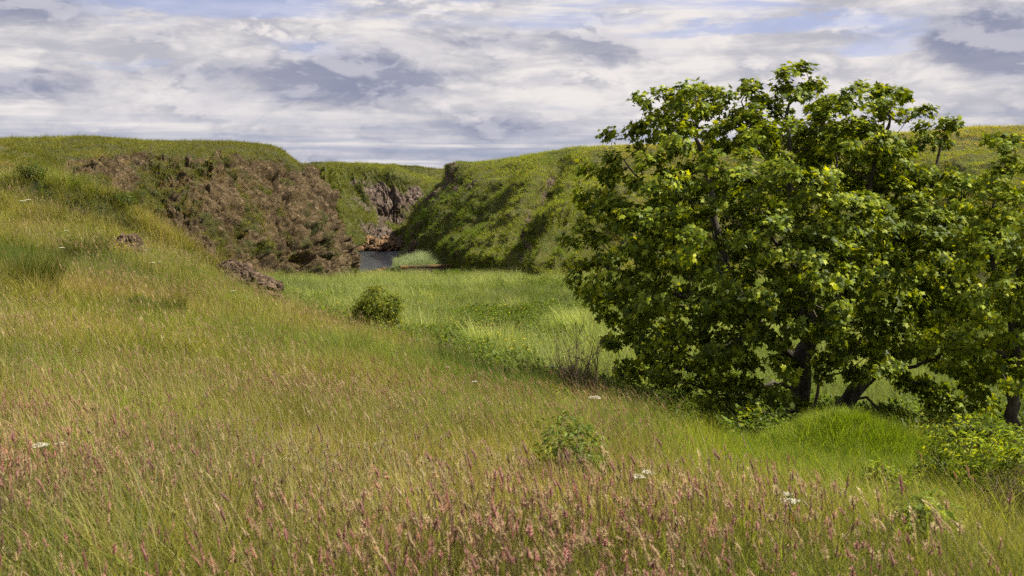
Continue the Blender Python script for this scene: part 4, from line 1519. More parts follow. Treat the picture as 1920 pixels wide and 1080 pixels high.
def build_tree(name, label, cat, base, limbs, minr, attract, leaf, per_tip, lsize, cols, mat_leaf, coef=.0052, rmin=.003, seed=1, spread=.2, group=None,
               branch_r=.035, nparts=0, lobes=None, leafpart='crown', twigmat=None, barkmat=None, balance=.25, step=.16, upb=.62, centre=None, tipyellow=.12, vary=.25):
    r = np.random.default_rng(seed)
    POS, PAR, tips, named = grow(limbs, attract, balance, step, .02 if step > .1 else .006, seed)
    rad, chains = wood(POS, PAR, tips, coef, rmin, named, minr)
    root = empty(name, tuple(base), label, cat, group)
    bark = barkmat or M_bark
    tw = Geo()
    nth = 0
    groups_t = Geo()
    have_trunk = False
    for c in chains:
        rr = rad[c].copy()
        if len(c) > 1 and PAR[c[1]] == c[0] and c[0] != chains[0][0]:
            rr[0] = rr[1] if len(rr) > 1 else rr[0]
        pts = POS[c]
        if PAR[c[0]] < 0 and rr.max() > .05:
            rr = rr.copy()
            hgt = pts[:, 2] - pts[0, 2]
            rr = rr * (1 + .7 * np.exp(-np.clip(hgt, 0, 9) / .22))
            pts = pts.copy()
            pts[0, 2] -= .25
        if rr.max() >= branch_r and len(c) > 2:
            g = Geo()
            tube(g, pts, rr, 9 if rr.max() > .06 else 6, (1, 1, 1))
            nm = 'trunk' if PAR[c[0]] < 0 else 'branch'
            if nm == 'trunk':
                have_trunk = True
            link(nm, g.mesh(nm, bark, True, base), root)
        else:
            if len(c) > 1:
                tube(tw, pts, rr, 4 if rr.max() > .012 else 3, (1, 1, 1))
    if tw.V:
        nm = 'twigs' if have_trunk else 'stems'
        tag(link(nm, tw.mesh(nm, twigmat or M_twig, True, base), root), kind='stuff')
    if per_tip <= 0:
        return root
    # leaves
    cen = np.array(centre) if centre is not None else attract.mean(0)
    cnt = r.poisson(per_tip, len(tips))
    own = np.repeat(tips, cnt)
    n = len(own)
    off = r.normal(0, 1, (n, 3))
    off /= np.linalg.norm(off, axis=1)[:, None]
    off *= spread * r.uniform(.15, 1, (n, 1)) ** .6
    off[:, 2] *= .7
    p = POS[own] + off
    outw = p - cen
    outw /= np.linalg.norm(outw, axis=1)[:, None] + 1e-6
    if lobes is not None:
        LC = np.array([at(a, b, d_) for a, b, c_, d_ in lobes])
        LR = np.array([c_ / 1920 * d_ for a, b, c_, d_ in lobes])
        best = np.full(n, 1e9)
        o2 = outw.copy()
        for lc, lr in zip(LC, LR):
            v_ = p - lc
            l_ = np.linalg.norm(v_, axis=1)
            m_ = l_ / lr < best
            best = np.where(m_, l_ / lr, best)
            o2[m_] = v_[m_] / (l_[m_, None] + 1e-6)
        outw = .35 * outw + .85 * o2
    nr = outw * .75 + np.array([0, 0, upb]) + r.normal(0, .44, (n, 3))
    dr = off / spread + outw * .5 + r.normal(0, .5, (n, 3)) + np.array([-.25, 0, -.35])
    M = leaf_frames(nr, dr)
    L = lsize * r.uniform(.4, 1.4, n)
    LV, LF = leaf_shape(leaf)
    col = np.array(cols)[r.integers(len(cols), size=n)] * r.uniform(1 - vary, 1 + vary, (n, 1))
    clump = fbm(p * (1.2 if lsize > .08 else 4), 3, seed + 5)
    col = col * (1 + .30 * clump[:, None])
    yl = (r.uniform(size=n) < tipyellow * 2.2) & (fbm(p * 1.7 + 9, 2, seed + 8) > .12)
    col[yl] = col[yl] * np.array([1.6, 1.45, .9])
    vis = np.arange(n)
    picked = np.zeros(n, bool)
    if nparts:
        # those that show largest: outermost on the viewer's side
        score = np.linalg.norm(p, axis=1) - .8 * L / lsize * 2
        front = np.argsort(score)[:nparts * 5]
        sel = r.choice(front, nparts, replace=False)
        picked[sel] = True
        for q in range(8):
            pass
        variants = []
        for q in range(8):
            cc = np.tile(np.array(cols[q % len(cols)]) * (.8 + .07 * q), (len(LV), 1))
            variants.append(make_mesh('leaf', LV, LF, mat_leaf, False, {'bc': cc}))
        B = Vector(tuple(base))
        for s in sel:
            o = bpy.data.objects.new('leaf', variants[int(s) % 8])
            COL.objects.link(o)
            o.parent = root
            m3 = Matrix([[float(v) for v in row] for row in M[s] * L[s]])
            o.matrix_local = Matrix.Translation(Vector([float(v) for v in p[s]]) - B) @ m3.to_4x4()
    k = ~picked
    V = p[k][:, None] + np.einsum('nij,vj->nvi', M[k] * L[k][:, None, None], LV)
    m = k.sum()
    F = (LF[None] + (np.arange(m) * len(LV))[:, None, None]).reshape(-1, 3)
    C = np.repeat(col[k], len(LV), 0)
    me = make_mesh(leafpart, V.reshape(-1, 3) - np.array(base), F, mat_leaf, False, {'bc': C})
    tag(link(leafpart, me, root), kind='stuff')
    return root


def lobes_points(lobes, spacing, seed, shell=.55, sprays=4):
    """attraction points inside the leafy lobes (px,row,radius px,distance), thinned to a spacing"""
    r = np.random.default_rng(seed)
    pts = []
    for (px, py, rp, d) in lobes:
        c = at(px, py, d)
        rad = rp / 1920 * d
        k = int(6.0 * (rad / spacing) ** 3 * .55) + 6
        v = r.normal(size=(k, 3))
        v /= np.linalg.norm(v, axis=1)[:, None]
        rr = rad * (1 - (1 - r.uniform(0, 1, (k, 1)) ** .6) * shell * 1.2).clip(.1, 1)
        pts.append(c + v * rr * np.array([1, .9, .95]))
    P = np.concatenate(pts)
    r.shuffle(P)
    keep = []
    grid = {}
    for q in P:
        key = tuple(np.floor(q / spacing).astype(int))
        ok = True
        for dx in (-1, 0, 1):
            for dy in (-1, 0, 1):
                for dz in (-1, 0, 1):
                    for o_ in grid.get((key[0] + dx, key[1] + dy, key[2] + dz), ()):
                        if ((o_ - q) ** 2).sum() < spacing ** 2:
                            ok = False
        if ok:
            grid.setdefault(key, []).append(q)
            keep.append(q)
    keep = np.array(keep)
    # every point carries a spray: a few twig tips in a flattened tuft
    o = r.normal(size=(len(keep), sprays, 3))
    o /= np.linalg.norm(o, axis=-1)[..., None]
    o *= r.uniform(.35, 1, (len(keep), sprays, 1)) * spacing * .62
    o[..., 2] *= .55
    return (keep[:, None] + o).reshape(-1, 3)


SYC = [(0.08, 0.12, 0.010), (0.13, 0.175, 0.012), (0.19, 0.24, 0.016), (0.05, 0.075, 0.008), (0.27, 0.31, 0.022)]


def sycamore_main():
    D = 19.0
    base = ground_pt(1500, 800, D)
    r = np.random.default_rng(5)
    flat = [(1500, 150, 34, .2), (1470, 140, 20, .2), (1450, 215, 50, .8), (1560, 235, 60, .2), (1630, 240, 56, .6), (1380, 225, 46, .4), (1255, 235, 46, .3), (1310, 225, 50, .8), (1480, 165, 45, .2), (1540, 185, 42, 1), (1590, 190, 42, -.6), (1640, 195, 48, .4), (1700, 185, 34, .8), (1718, 215, 26, .5), (1400, 160, 22, 0), (1425, 195, 36, .5), (1330, 185, 42, .2),
            (1280, 190, 36, -.5), (1215, 195, 42, -.2), (1185, 190, 22, -.3), (1205, 240, 36, -.3), (1340, 250, 60, 1), (1270, 270, 50, -1), (1440, 260, 66, -1), (1520, 280, 75, 1.2),
            (1600, 270, 66, -.8), (1680, 275, 50, .3), (1640, 330, 66, 1.5), (1170, 300, 42, -.2), (1150, 265, 18, -.2), (1230, 335, 66, -1.2), (1140, 350, 30, .3), (1100, 358, 26, .3),
            (1105, 395, 30, .1), (1300, 360, 66, .5), (1160, 400, 48, -.8), (1215, 430, 72, -1.6), (1370, 340, 70, -1.8), (1310, 450, 80, -2.2), (1130, 480, 42, -.3), (1085, 490, 22, -.3), (1105, 535, 42, -.5), (1090, 440, 30, -.1), (1125, 320, 26, 0), (1140, 560, 40, .2),
            (1180, 520, 66, -1.2), (1170, 590, 55, -.6), (1230, 580, 70, -1.8), (1440, 370, 72, 2), (1540, 400, 80, -2.2), (1440, 450, 80, -2.4), (1620, 420, 76, -1.6), (1380, 540, 84, -2.4), (1530, 500, 80, -2.6),
            (1640, 510, 76, -2.0), (1290, 620, 60, -1.4), (1200, 650, 40, -.8), (1270, 690, 48, -1.2), (1340, 690, 48, -1.6), (1290, 745, 40, -1.2), (1350, 765, 42, -1.3), (1400, 770, 34, -1.2), (1450, 600, 66, -2.4),
            (1560, 600, 66, -2.4), (1650, 600, 56, -1.6), (1500, 350, 80, -2.2), (1330, 540, 80, 1.8), (1500, 560, 80, 2), (1250, 450, 80, 1.4), (1600, 500, 80, 2), (1700, 400, 66, .3), (1380, 420, 80, 2.4), (1560, 340, 80, 2.4),
            (1690, 500, 60, -.4), (1580, 690, 40, -1.2), (1430, 720, 30, -1.8), (1240, 700, 40, -1), (1320, 770, 36, -1.2), (1390, 700, 42, -1.2), (1440, 790, 30, -1), (1350, 640, 60, -1.8), (1640, 680, 40, -.6), (1520, 780, 26, -.6), (1550, 790, 20, .3), (1250, 640, 50, .8), (1310, 700, 50, .8), (1400, 650, 40, 1), (1165, 625, 42, -.4), (1195, 690, 36, -.4), (1235, 745, 36, -.8), (1265, 780, 26, -.8), (1310, 800, 24, -1.1), (1380, 800, 24, -1.2), (1410, 730, 36, -1.6), (1460, 680, 36, -1.8), (1455, 745, 26, -1.4), (1560, 650, 46, -1.6), (1620, 640, 44, -1.2), (1540, 715, 22, -1.2), (1660, 560, 70, -1.6), (1640, 700, 34, -1.0)]
    lobes = [(a, b, c * .95, D + d) for a, b, c, d in flat]
    att = lobes_points(lobes, .325, 3)
    A = lambda px, py, dd=0.0: at(px, py, D + dd)
    t0 = base.copy()
    limbs = [
        ([t0, A(1497, 760), A(1503, 715), A(1500, 672)], None),
        ([A(1500, 690), A(1470, 655, -.2), A(1430, 620, -.3), A(1395, 570, -.4), A(1360, 500, -.5), A(1345, 430, -.3), A(1330, 340), A(1300, 240)], 0),
        ([A(1500, 675), A(1515, 620, .2), A(1520, 540, .3), A(1500, 440, .3), A(1480, 340, .2), A(1475, 210)], 0),
        ([A(1503, 680), A(1540, 620, .5), A(1590, 540, .7), A(1610, 420, .6), A(1640, 300, .5), A(1670, 220)], 0),
        ([A(1430, 620, -.3), A(1370, 600, -.6), A(1290, 560, -.8), A(1210, 530, -.8), A(1130, 500, -.5)], 1),
        ([A(1360, 500, -.5), A(1300, 440, -.9), A(1230, 380, -.6), A(1170, 300, -.3)], 1),
        ([A(1430, 620, -.3), A(1380, 640, -1), A(1300, 670, -1.2), A(1230, 640, -1)], 1),
        ([A(1498, 730), A(1450, 715, -.5), A(1390, 740, -.9), A(1330, 740, -1.1)], 0),
        ([A(1520, 540, .3), A(1540, 470, -.6), A(1560, 390, -1.4), A(1570, 300, -1)], 2),
        ([A(1515, 600, .2), A(1500, 520, -1), A(1440, 430, -1.6), A(1400, 340, -1.4)], 2),
        ([A(1590, 540, .7), A(1660, 480, .5), A(1720, 390, .4)], 3),
        ([A(1480, 340, .2), A(1420, 280, .3), A(1390, 190)], 2),
        ([A(1498, 745), A(1470, 765, -.4), A(1440, 780, -.7), A(1405, 765, -1.0)], 0),
    ]
    minr = {0: (.20, .17), 1: (.125, .03), 2: (.11, .03), 3: (.10, .03), 4: (.06, .015), 5: (.06, .015), 6: (.045, .012), 7: (.045, .012), 8: (.06, .015), 9: (.06, .015), 10: (.05, .015), 11: (.04, .012), 12: (.035, .01)}
    build_tree('sycamore_tree', 'largest sycamore, full round crown on an upright trunk beside the grassy knoll', 'tree', base, limbs, minr, att,
               'palmate_low', 26, .098, SYC, M_leaf, seed=3, spread=.185, coef=.0026, nparts=300, group='sycamores in the dell', centre=at(1460, 470, D + .5), lobes=lobes)


def sycamore_leaning():
    D = 19.8
    base = ground_pt(1572, 775, D)
    flat = [(1760, 250, 34, .3), (1790, 240, 22, .2), (1730, 270, 24, .2), (1740, 330, 46, 0), (1790, 350, 56, -.3), (1700, 380, 60, .8), (1760, 430, 70, -.5), (1830, 420, 60, .2), (1700, 480, 66, .8), (1790, 520, 70, -.2),
            (1720, 570, 60, .6), (1800, 600, 56, .2), (1740, 650, 38, .4), (1660, 640, 34, .6), (1790, 690, 46, .6), (1700, 700, 40, .3), (1720, 740, 38, .5), (1760, 560, 70, -.8), (1700, 620, 56, -.4), (1830, 660, 50, -.2), (1800, 780, 36, .3), (1860, 770, 30, .3), (1740, 790, 24, .3), (1740, 480, 60, -1.2), (1820, 330, 40, -.3), (1840, 480, 60, -.8), (1690, 770, 26, .4), (1720, 730, 34, .8), (1830, 740, 40, .6), (1770, 760, 30, .9), (1690, 330, 50, 1)]
    lobes = [(a, b, c, D + d) for a, b, c, d in flat]
    att = lobes_points(lobes, .34, 6)
    A = lambda px, py, dd=0.0: at(px, py, D + dd)
    limbs = [
        ([base, A(1578, 765), A(1600, 735), A(1630, 705, .1), A(1650, 660, .2)], None),
        ([A(1650, 660, .2), A(1660, 600, .2), A(1700, 520, .2), A(1725, 420), A(1750, 330), A(1765, 260)], 0),
        ([A(1635, 700, .1), A(1700, 690), A(1760, 670), A(1800, 610)], 0),
        ([A(1700, 520, .2), A(1760, 470), A(1800, 400)], 1),
        ([A(1590, 745), A(1625, 745, -.1), A(1655, 780, -.2), A(1690, 790, -.2)], 0),
    ]
    minr = {0: (.16, .13), 1: (.09, .02), 2: (.05, .012), 3: (.05, .012), 4: (.035, .01)}
    build_tree('sycamore_tree', 'leaning sycamore with a crooked trunk curving right, growing right of the upright trunk', 'tree', base, limbs, minr, att,
               'palmate_low', 25, .098, SYC, M_leaf, seed=8, coef=.0026, spread=.185, group='sycamores in the dell', centre=at(1740, 450, D + 1), tipyellow=.12, lobes=lobes)


def sycamore_right():
    D = 16.5
    base = ground_pt(1900, 800, D)
    flat = [(1885, 290, 30, 0), (1870, 330, 40, 0), (1930, 330, 50, 0), (1840, 400, 50, -.4), (1910, 420, 70, -.6), (1980, 380, 80, 0), (1860, 480, 66, -.8), (1950, 500, 80, -.6), (1800, 470, 40, -.2), (1840, 560, 60, -.4),
            (1930, 590, 70, -.2), (1800, 620, 44, .2), (1870, 660, 50, .2), (1960, 680, 60, .2), (1850, 720, 36, .5), (2040, 460, 90, .2), (2060, 600, 90, .4), (2100, 350, 80, .5), (1880, 250, 18, .3), (1905, 275, 26, .1), (1860, 560, 60, -1), (1900, 700, 50, -.6), (1830, 620, 50, -.6), (2150, 520, 90, 1), (1790, 690, 34, .6), (1750, 640, 28, .6), (1960, 745, 40, .4)]
    lobes = [(a, b, c, D + d) for a, b, c, d in flat]
    att = lobes_points(lobes, .33, 9)
    A = lambda px, py, dd=0.0: at(px, py, D + dd)
    limbs = [
        ([base, A(1898, 740), A(1905, 680), A(1898, 600), A(1905, 520)], None),
        ([A(1898, 600), A(1870, 520, -.3), A(1850, 430, -.3), A(1875, 330)], 0),
        ([A(1905, 520), A(1950, 440), A(1990, 360)], 0),
        ([A(1905, 680), A(1840, 640, -.2), A(1800, 620)], 0),
        ([A(1900, 620), A(1990, 560), A(2080, 500)], 0),
    ]
    minr = {0: (.115, .07), 1: (.05, .015), 2: (.06, .02), 3: (.04, .01), 4: (.06, .015)}
    build_tree('sycamore_tree', 'rightmost sycamore, yellower leaves and a slender dark trunk at the right edge of the photo', 'tree', base, limbs, minr, att,
               'palmate_low', 24, .090, [(0.14, 0.19, 0.012), (0.20, 0.25, 0.014), (0.27, 0.31, 0.018), (0.085, 0.125, 0.010)], M_leaf, seed=12, spread=.16, coef=.0026, nparts=300,
               group='sycamores in the dell', centre=at(1960, 500, D + .8), tipyellow=.18, lobes=lobes)


sycamore_main()
sycamore_leaning()
sycamore_right()


def bush(name, label, cat, px, py, d, w, h, n, leaf, per, ls, cols, seed, stems=6, mat=None, coef=.0022, group=None, twig=None, spread=None, yellow=.15, lean=0, leafpart='foliage'):
    """a shrub: stems fanning out from one base"""
    r = np.random.default_rng(seed)
    x = (px - 960) / 1920 * d
    base = np.array([x, d, float(H(x, d))])
    v = r.normal(size=(n, 3))
    v /= np.linalg.norm(v, axis=1)[:, None]
    v[:, 2] = v[:, 2] * .5 + .5
    rr = r.uniform(.55, 1, (n, 1))
    att = base + v * rr * np.array([w / 2, w / 2 * .9, h]) + np.array([lean * w, 0, 0]) * v[:, 2:3]
    limbs = []
    for k in range(stems):
        a = 6.28 * k / stems + r.uniform(-.3, .3)
        tip = base + np.array([math.cos(a) * w * .22, math.sin(a) * w * .2, h * .5])
        b0 = base + np.array([math.cos(a), math.sin(a), 0]) * w * .04
        limbs.append(([b0 - [0, 0, .05], (b0 + tip) / 2 + r.normal(0, .02, 3), tip], None))
    return build_tree(name, label, cat, base, limbs, {}, att, leaf, per, ls, cols, mat or M_herb, coef=coef, rmin=.0016, seed=seed, spread=spread or ls * 1.5,
                      branch_r=99, twigmat=twig, step=.08, group=group, tipyellow=yellow, leafpart=leafpart, balance=.3)


YG = [(0.13, 0.19, 0.012), (0.20, 0.26, 0.012), (0.08, 0.12, 0.010), (0.28, 0.32, 0.015)]
DK = [(0.06, 0.09, 0.014), (0.08, 0.11, 0.016), (0.10, 0.13, 0.02)]
MG = [(0.09, 0.14, 0.02), (0.12, 0.17, 0.025), (0.15, 0.20, 0.03)]
bush('round_bush', 'round dark green bush with yellowish young leaves standing alone on the valley edge', 'bush', 708, 628, 30, 1.5, 1.5, 420, 'lance', 32, .085, [(0.06, 0.09, 0.010), (0.11, 0.14, 0.012), (0.20, 0.21, 0.015)], 21, 7, spread=.15)


def twig_fan(label, px, py, d, w, h, n, colA, colB, seed, r0=.006, lean=.1):
    """leafless shrub: many stems fanning from one stool, each forking twice"""
    r = np.random.default_rng(seed)
    x = (px - 960) / 1920 * d
    base = np.array([x, d, float(H(x, d)) - .03])
    root = empty('bare_shrub', tuple(base), label, 'shrub')
    m = mat_simple('dead twigs', lambda T, P: T.mix(T.noise(P, 5, 3), colA, colB), .9)

    def shoot(g, p, dirv, L, rad, lev):
        k = 6
        pts = [p]
        dd = dirv.copy()
        for q in range(k):
            dd = dd + r.normal(0, .13, 3) + np.array([0, 0, .05])
            dd /= np.linalg.norm(dd)
            pts.append(pts[-1] + dd * L / k)
        tube(g, pts, np.linspace(rad, rad * .45, k + 1), 4 if lev == 0 else 3, (1, 1, 1), False)
        if lev < 2:
            for q in range(r.integers(3, 6)):
                i = r.integers(1, k + 1)
                nd = dd * .8 + r.normal(0, .42, 3)
                nd /= np.linalg.norm(nd)
                shoot(g, pts[i], nd, L * r.uniform(.35, .6), rad * .5, lev + 1)
    for s in range(n):
        g = Geo()
        a = r.uniform(0, 6.28)
        sp = r.uniform(.1, 1) * w / h * .5
        dv = np.array([math.cos(a) * sp + lean, math.sin(a) * sp, 1])
        dv /= np.linalg.norm(dv)
        shoot(g, base + np.array([math.cos(a), math.sin(a), 0]) * w * .07, dv, h * r.uniform(.55, .85), r0 * r.uniform(.7, 1.2), 0)
        link('stem', g.mesh('stem', m, True, base), root)


twig_fan('bare twiggy shrub with fine dark stems left of the sycamores', 1092, 722, 16.0, 1.15, 1.3, 26, (0.035, 0.022, 0.014), (0.10, 0.066, 0.045), 22, .011)
twig_fan('low reddish brown twiggy shrub between the taller bare shrub and the big sycamore', 1190, 748, 15.6, 1.1, .62, 34, (0.06, 0.034, 0.026), (0.15, 0.095, 0.075), 23, .006, .0)

BU = [
    (1560, 745, 22.0, .9, .55, MG, 'low green shrub in the reeds behind the gap between the two trunks', .1),
    (1785, 850, 10.6, .66, .95, YG, 'tall yellow green elder sapling left in the right hand thicket', .35),
    (1850, 880, 9.6, .62, .85, YG, 'yellow green elder bush in the middle of the right hand thicket', .35),
    (1905, 890, 9.2, .62, .90, YG, 'yellow green elder bush against the right edge of the photo', .35),
    (1745, 875, 11.2, .38, .45, MG, 'small green elder shoot at the left end of the right hand thicket', .25),
    (1900, 860, 11.0, .8, .85, YG, 'yellow green elder bush at the back of the thicket under the rightmost sycamore', .3),
    (1655, 872, 10.4, .34, .34, YG, 'bright yellow green seedling left of two in the short grass', .7),
    (1715, 882, 10.2, .28, .30, YG, 'bright yellow green seedling right of two in the short grass', .7),
    (1070, 885, 7.6, .52, .62, MG, 'leafy green herb clump in the mid meadow grass', .15),
    (1725, 1035, 4.9, .40, .52, MG, 'fresh green feathery herb in the foreground grass at lower right', .15),
    (930, 690, 21.0, .8, .45, DK, 'small dark green bush in the weeds left of the bare shrub', .1),
    (62, 402, 33.0, 1.0, .55, DK, 'dark low bush high on the left hillside, nearest the left edge', .05),
    (150, 398, 33.5, 1.1, .5, DK, 'dark low bush on the turf ledge above the pinkish rocks', .05),
    (228, 420, 33.0, .9, .45, DK, 'dark low bush on the lip where the hillside meets the bare cliff', .05),
    (262, 566, 18.2, .6, .45, DK, 'dark green bush in the straw grass right of the middle rush clump', .05),
    (455, 568, 26.0, .9, .45, MG, 'green bush tucked under the large brown outcrop', .05),
    (600, 588, 36.0, 1.1, .6, MG, 'leafy green bush among yellow flowers left of the round bush', .3),
    (560, 582, 38.0, 1.0, .5, MG, 'leafy green bush among yellow flowers nearest the outcrop', .3),
    (800, 625, 30.0, 1.2, .6, MG, 'spreading green bush in the weedy belt right of the round bush', .1),
    (870, 600, 36.0, 1.3, .7, DK, 'dark green bush in the middle of the weedy belt', .1),
    (955, 602, 35.0, 1.2, .7, DK, 'dark green bush at the right end of the weedy belt', .1),
    (1045, 735, 15.4, .5, .42, YG, 'yellowish green herb tuft at the foot of the bare shrub', .3),
    (1260, 765, 14.6, .9, .6, DK, 'dark green undergrowth bush under the left side of the sycamore', .05),
]
for k, (px, py, d, w, h, cl, lab, yl) in enumerate(BU):
    big = w > .3
    bush('leafy_shrub', lab, 'shrub', px, py, d, w, h, 110 if big else 26, 'lance', 18 if big else 16, .062 if big else .038, cl, 40 + k, 6, yellow=yl, group='low leafy shrubs and herbs')

bush('gorse_bush', 'dark spiny gorse bush at the lower right edge of the photo', 'gorse bush', 1935, 985, 6.1, .62, .62, 360, 'lance', 26, .020, [(0.06, 0.075, 0.018), (0.09, 0.10, 0.03), (0.13, 0.08, 0.04)], 71, 9, yellow=.1, spread=.05)
bush('gorse_bush', 'gorse bush dotted with yellow flowers on the left hillside beside the dark rush clump', 'gorse bush', 205, 490, 25.5, 1.3, .55, 240, 'lance', 22, .06, [(0.10, 0.13, 0.02), (0.14, 0.15, 0.02), (0.34, 0.26, 0.02)], 72, 8, yellow=.3, spread=.10)


def rush_clump(label, px, py, d, rad, h, n, seed, cols, name='rush_clump', cat='rush clump', w=.012):
    g = Geo()
    blades(g, n, rad, h * .6, h, w, .45, .3, cols, (-.12, 0), 3, seed)
    x = (px - 960) / 1920 * d
    o = link(name, g.mesh(name, M_herb), None, (x, d, float(H(x, d))))
    return tag(o, label, cat, 'dark rush clumps on the left slope')


RC = [(0.055, 0.070, 0.010), (0.08, 0.095, 0.014), (0.13, 0.135, 0.03)]
rush_clump('dark green rush clump on the left hillside beside the yellow flowered gorse', 165, 488, 24.5, .42, .85, 800, 1, RC, w=.014)
rush_clump('broad dark green rush clump at the left edge of the photo', 38, 520, 18.0, .62, .85, 1200, 2, RC)
rush_clump('dark rush clump in the middle of the left slope below the brown outcrop ledge', 287, 575, 18.0, .50, .65, 1300, 3, RC)
rush_clump('low green turf hummock beside the large brown outcrop', 478, 575, 27.5, .55, .40, 1100, 4, [(0.08, 0.11, 0.018), (0.10, 0.13, 0.022), (0.12, 0.13, 0.03)], w=.015)
rush_clump('dark clump standing in for hollow shade on the brow of the left headland hillside, upper left', 215, 412, 33.5, .75, .55, 1100, 5, RC, w=.018)  # dark blades put in for the shade of the turf hollow
rush_clump('dark clump standing in for the shade under the turf ledge on the left hillside', 130, 395, 34.0, 1.0, .5, 1300, 6, RC, w=.018)  # its dark colour supplies the shade beneath the ledge

# umbels -------------------------------------------------------------
def umbel(label, px, py, d, size, seed):
    """white flower plate at the surveyed spot on a stalk rooted in the soil below"""
    r = np.random.default_rng(seed)
    d = d * (.84 if d < 12 else .93)
    p = at(px, py, d)
    g = float(H(p[0], p[1]))
    if p[2] < g + .2:
        p[2] = g + .45
    base = np.array([p[0] + r.uniform(-.05, .05), p[1], g - .03])
    root = empty('cow_parsley', tuple(base), label, 'wild flower', 'white umbel flowers in the meadow')
    st = Geo()
    tube(st, [base, (base + p) / 2 + [.02, 0, 0], p - [0, 0, size * .35]], [.004, .0035, .0025], 5, (0.12, 0.15, 0.04))
    fl = Geo()
    K = 15
    for k in range(K):
        rr = size / 2 * math.sqrt((k + .5) / K)
        a = 2.4 * k
        c = p + np.array([rr * math.cos(a), rr * math.sin(a), -.10 * rr + r.uniform(-.004, .004)])
        tube(st, [p - [0, 0, size * .35], c - [0, 0, .003]], [.0016, .001], 3, (0.12, 0.15, 0.04), False)
        for q in range(12):
            b = r.uniform(0, 6.28)
            s = size * .11 * math.sqrt(r.uniform(0, 1))
            f = c + np.array([s * math.cos(b), s * math.sin(b), r.uniform(-.002, .005)])
            e = size * .035
            th = r.uniform(0, 6.28)
            V = [f + [0, 0, .001]] + [f + e * np.array([math.cos(th + t * 1.257), math.sin(th + t * 1.257), r.uniform(-.2, .2)]) for t in range(5)]
            fl.add(V, [(0, i, i % 5 + 1) for i in range(1, 6)], np.array([.78, .76, .66]) * r.uniform(.85, 1.05))
    link('stem', st.mesh('stem', M_herb, True, base), root)
    link('flower_head', fl.mesh('flower_head', M_petal, False, base), root)


UM = [
    (75, 834, 6.9, .10, 'white umbel flower at the far left of the foreground, lower of the pair'),
    (112, 831, 7.1, .07, 'small white umbel flower just right of the lowest left one'),
    (1195, 893, 6.3, .075, 'white umbel on the right meadow, left one of a close pair'),
    (1215, 884, 6.5, .07, 'white umbel on the right meadow, right one of a close pair'),
    (1480, 938, 5.6, .085, 'lone white umbel in the foreground below the grassy knoll'),
    (1478, 926, 6.1, .055, 'tiny pale umbel just behind the lone white one below the knoll'),
    (1116, 744, 14.6, .18, 'white umbel at the foot of the low reddish twiggy shrub'),
    (470, 616, 19.5, .14, 'white umbel below the brown outcrop, left of two'),
    (500, 628, 19.0, .16, 'white umbel below the brown outcrop, right of two'),
    (468, 598, 20.5, .12, 'small white umbel nearest the brown outcrop'),
    (437, 566, 24.5, .16, 'white umbel on the edge of the turf hummock beside the outcrop'),
    (840, 688, 17.5, .15, 'white umbel in the weeds at mid meadow'),
    (890, 715, 15.5, .12, 'faint white umbel in the straw grass below the weeds'),
    (1035, 686, 18.8, .16, 'white umbel left of the bare shrub, left of a row'),
    (1058, 689, 18.2, .14, 'white umbel left of the bare shrub, right end of a row'),
    (285, 492, 26.0, .20, 'white umbel on the left hillside right of the pinkish rock'),
    (300, 491, 26.4, .16, 'second white umbel on the left hillside right of the pinkish rock'),
    (42, 376, 30, .28, 'white umbel high on the left hillside, left of a pair'),
    (53, 374, 30.5, .24, 'white umbel high on the left hillside, right of a pair'),
    (116, 464, 24, .17, 'white umbel left of the dark rush clump'),
    (124, 432, 28, .16, 'small white umbel above the dark rush clump'),
    (308, 632, 15.5, .09, 'small white umbel below the middle rush clump'),
]
for k, (px, py, d, s, lab) in enumerate(UM):
    umbel(lab, px, py, d, s * (.7 if d > 15 else 1), 400 + k)

# tall single grass stalks --------------------------------------------
def stalk(label, bx, by, tx, ty, d, col, seed, head=.14):
    b = at(bx, by, d)
    t = at(tx, ty, d)
    g = float(H(b[0], b[1]))
    base = np.array([b[0], b[1], g - .03])
    root = empty('tall_grass_stalk', tuple(base), label, 'grass stalk', 'tall single grass stalks in the foreground')
    r = np.random.default_rng(seed)
    ts = np.linspace(0, 1, 9)
    end = t
    mid = np.array([base[0] * .9 + end[0] * .1, base[1], base[2] * .35 + end[2] * .65])
    pts = np.array([(1 - q) ** 2 * base + 2 * q * (1 - q) * mid + q * q * end for q in ts])
    st = Geo()
    tube(st, pts, np.linspace(.0028, .0012, 9), 4, (0.42, 0.36, 0.17))
    link('stem', st.mesh('stem', M_herb, True, base), root)
    hd = Geo()
    L = np.linalg.norm(pts[-1] - pts[0])
    for k in range(190):
        q = 1 - head / L * r.uniform(0, 1) * 1.4
        p = np.array([np.interp(q, ts, pts[:, i]) for i in range(3)])
        dr = (pts[-1] - pts[-3])
        dr /= np.linalg.norm(dr)
        o_ = r.normal(0, 1, 3) * .0075
        s = np.cross(o_, dr)
        s = s / (np.linalg.norm(s) + 1e-9) * .0030
        hd.add([p - s, p + s, p + o_ + dr * .016], [(0, 1, 2)], np.array(col) * r.uniform(.75, 1.3))
    link('seed_head', hd.mesh('seed_head', M_petal, False, base), root)


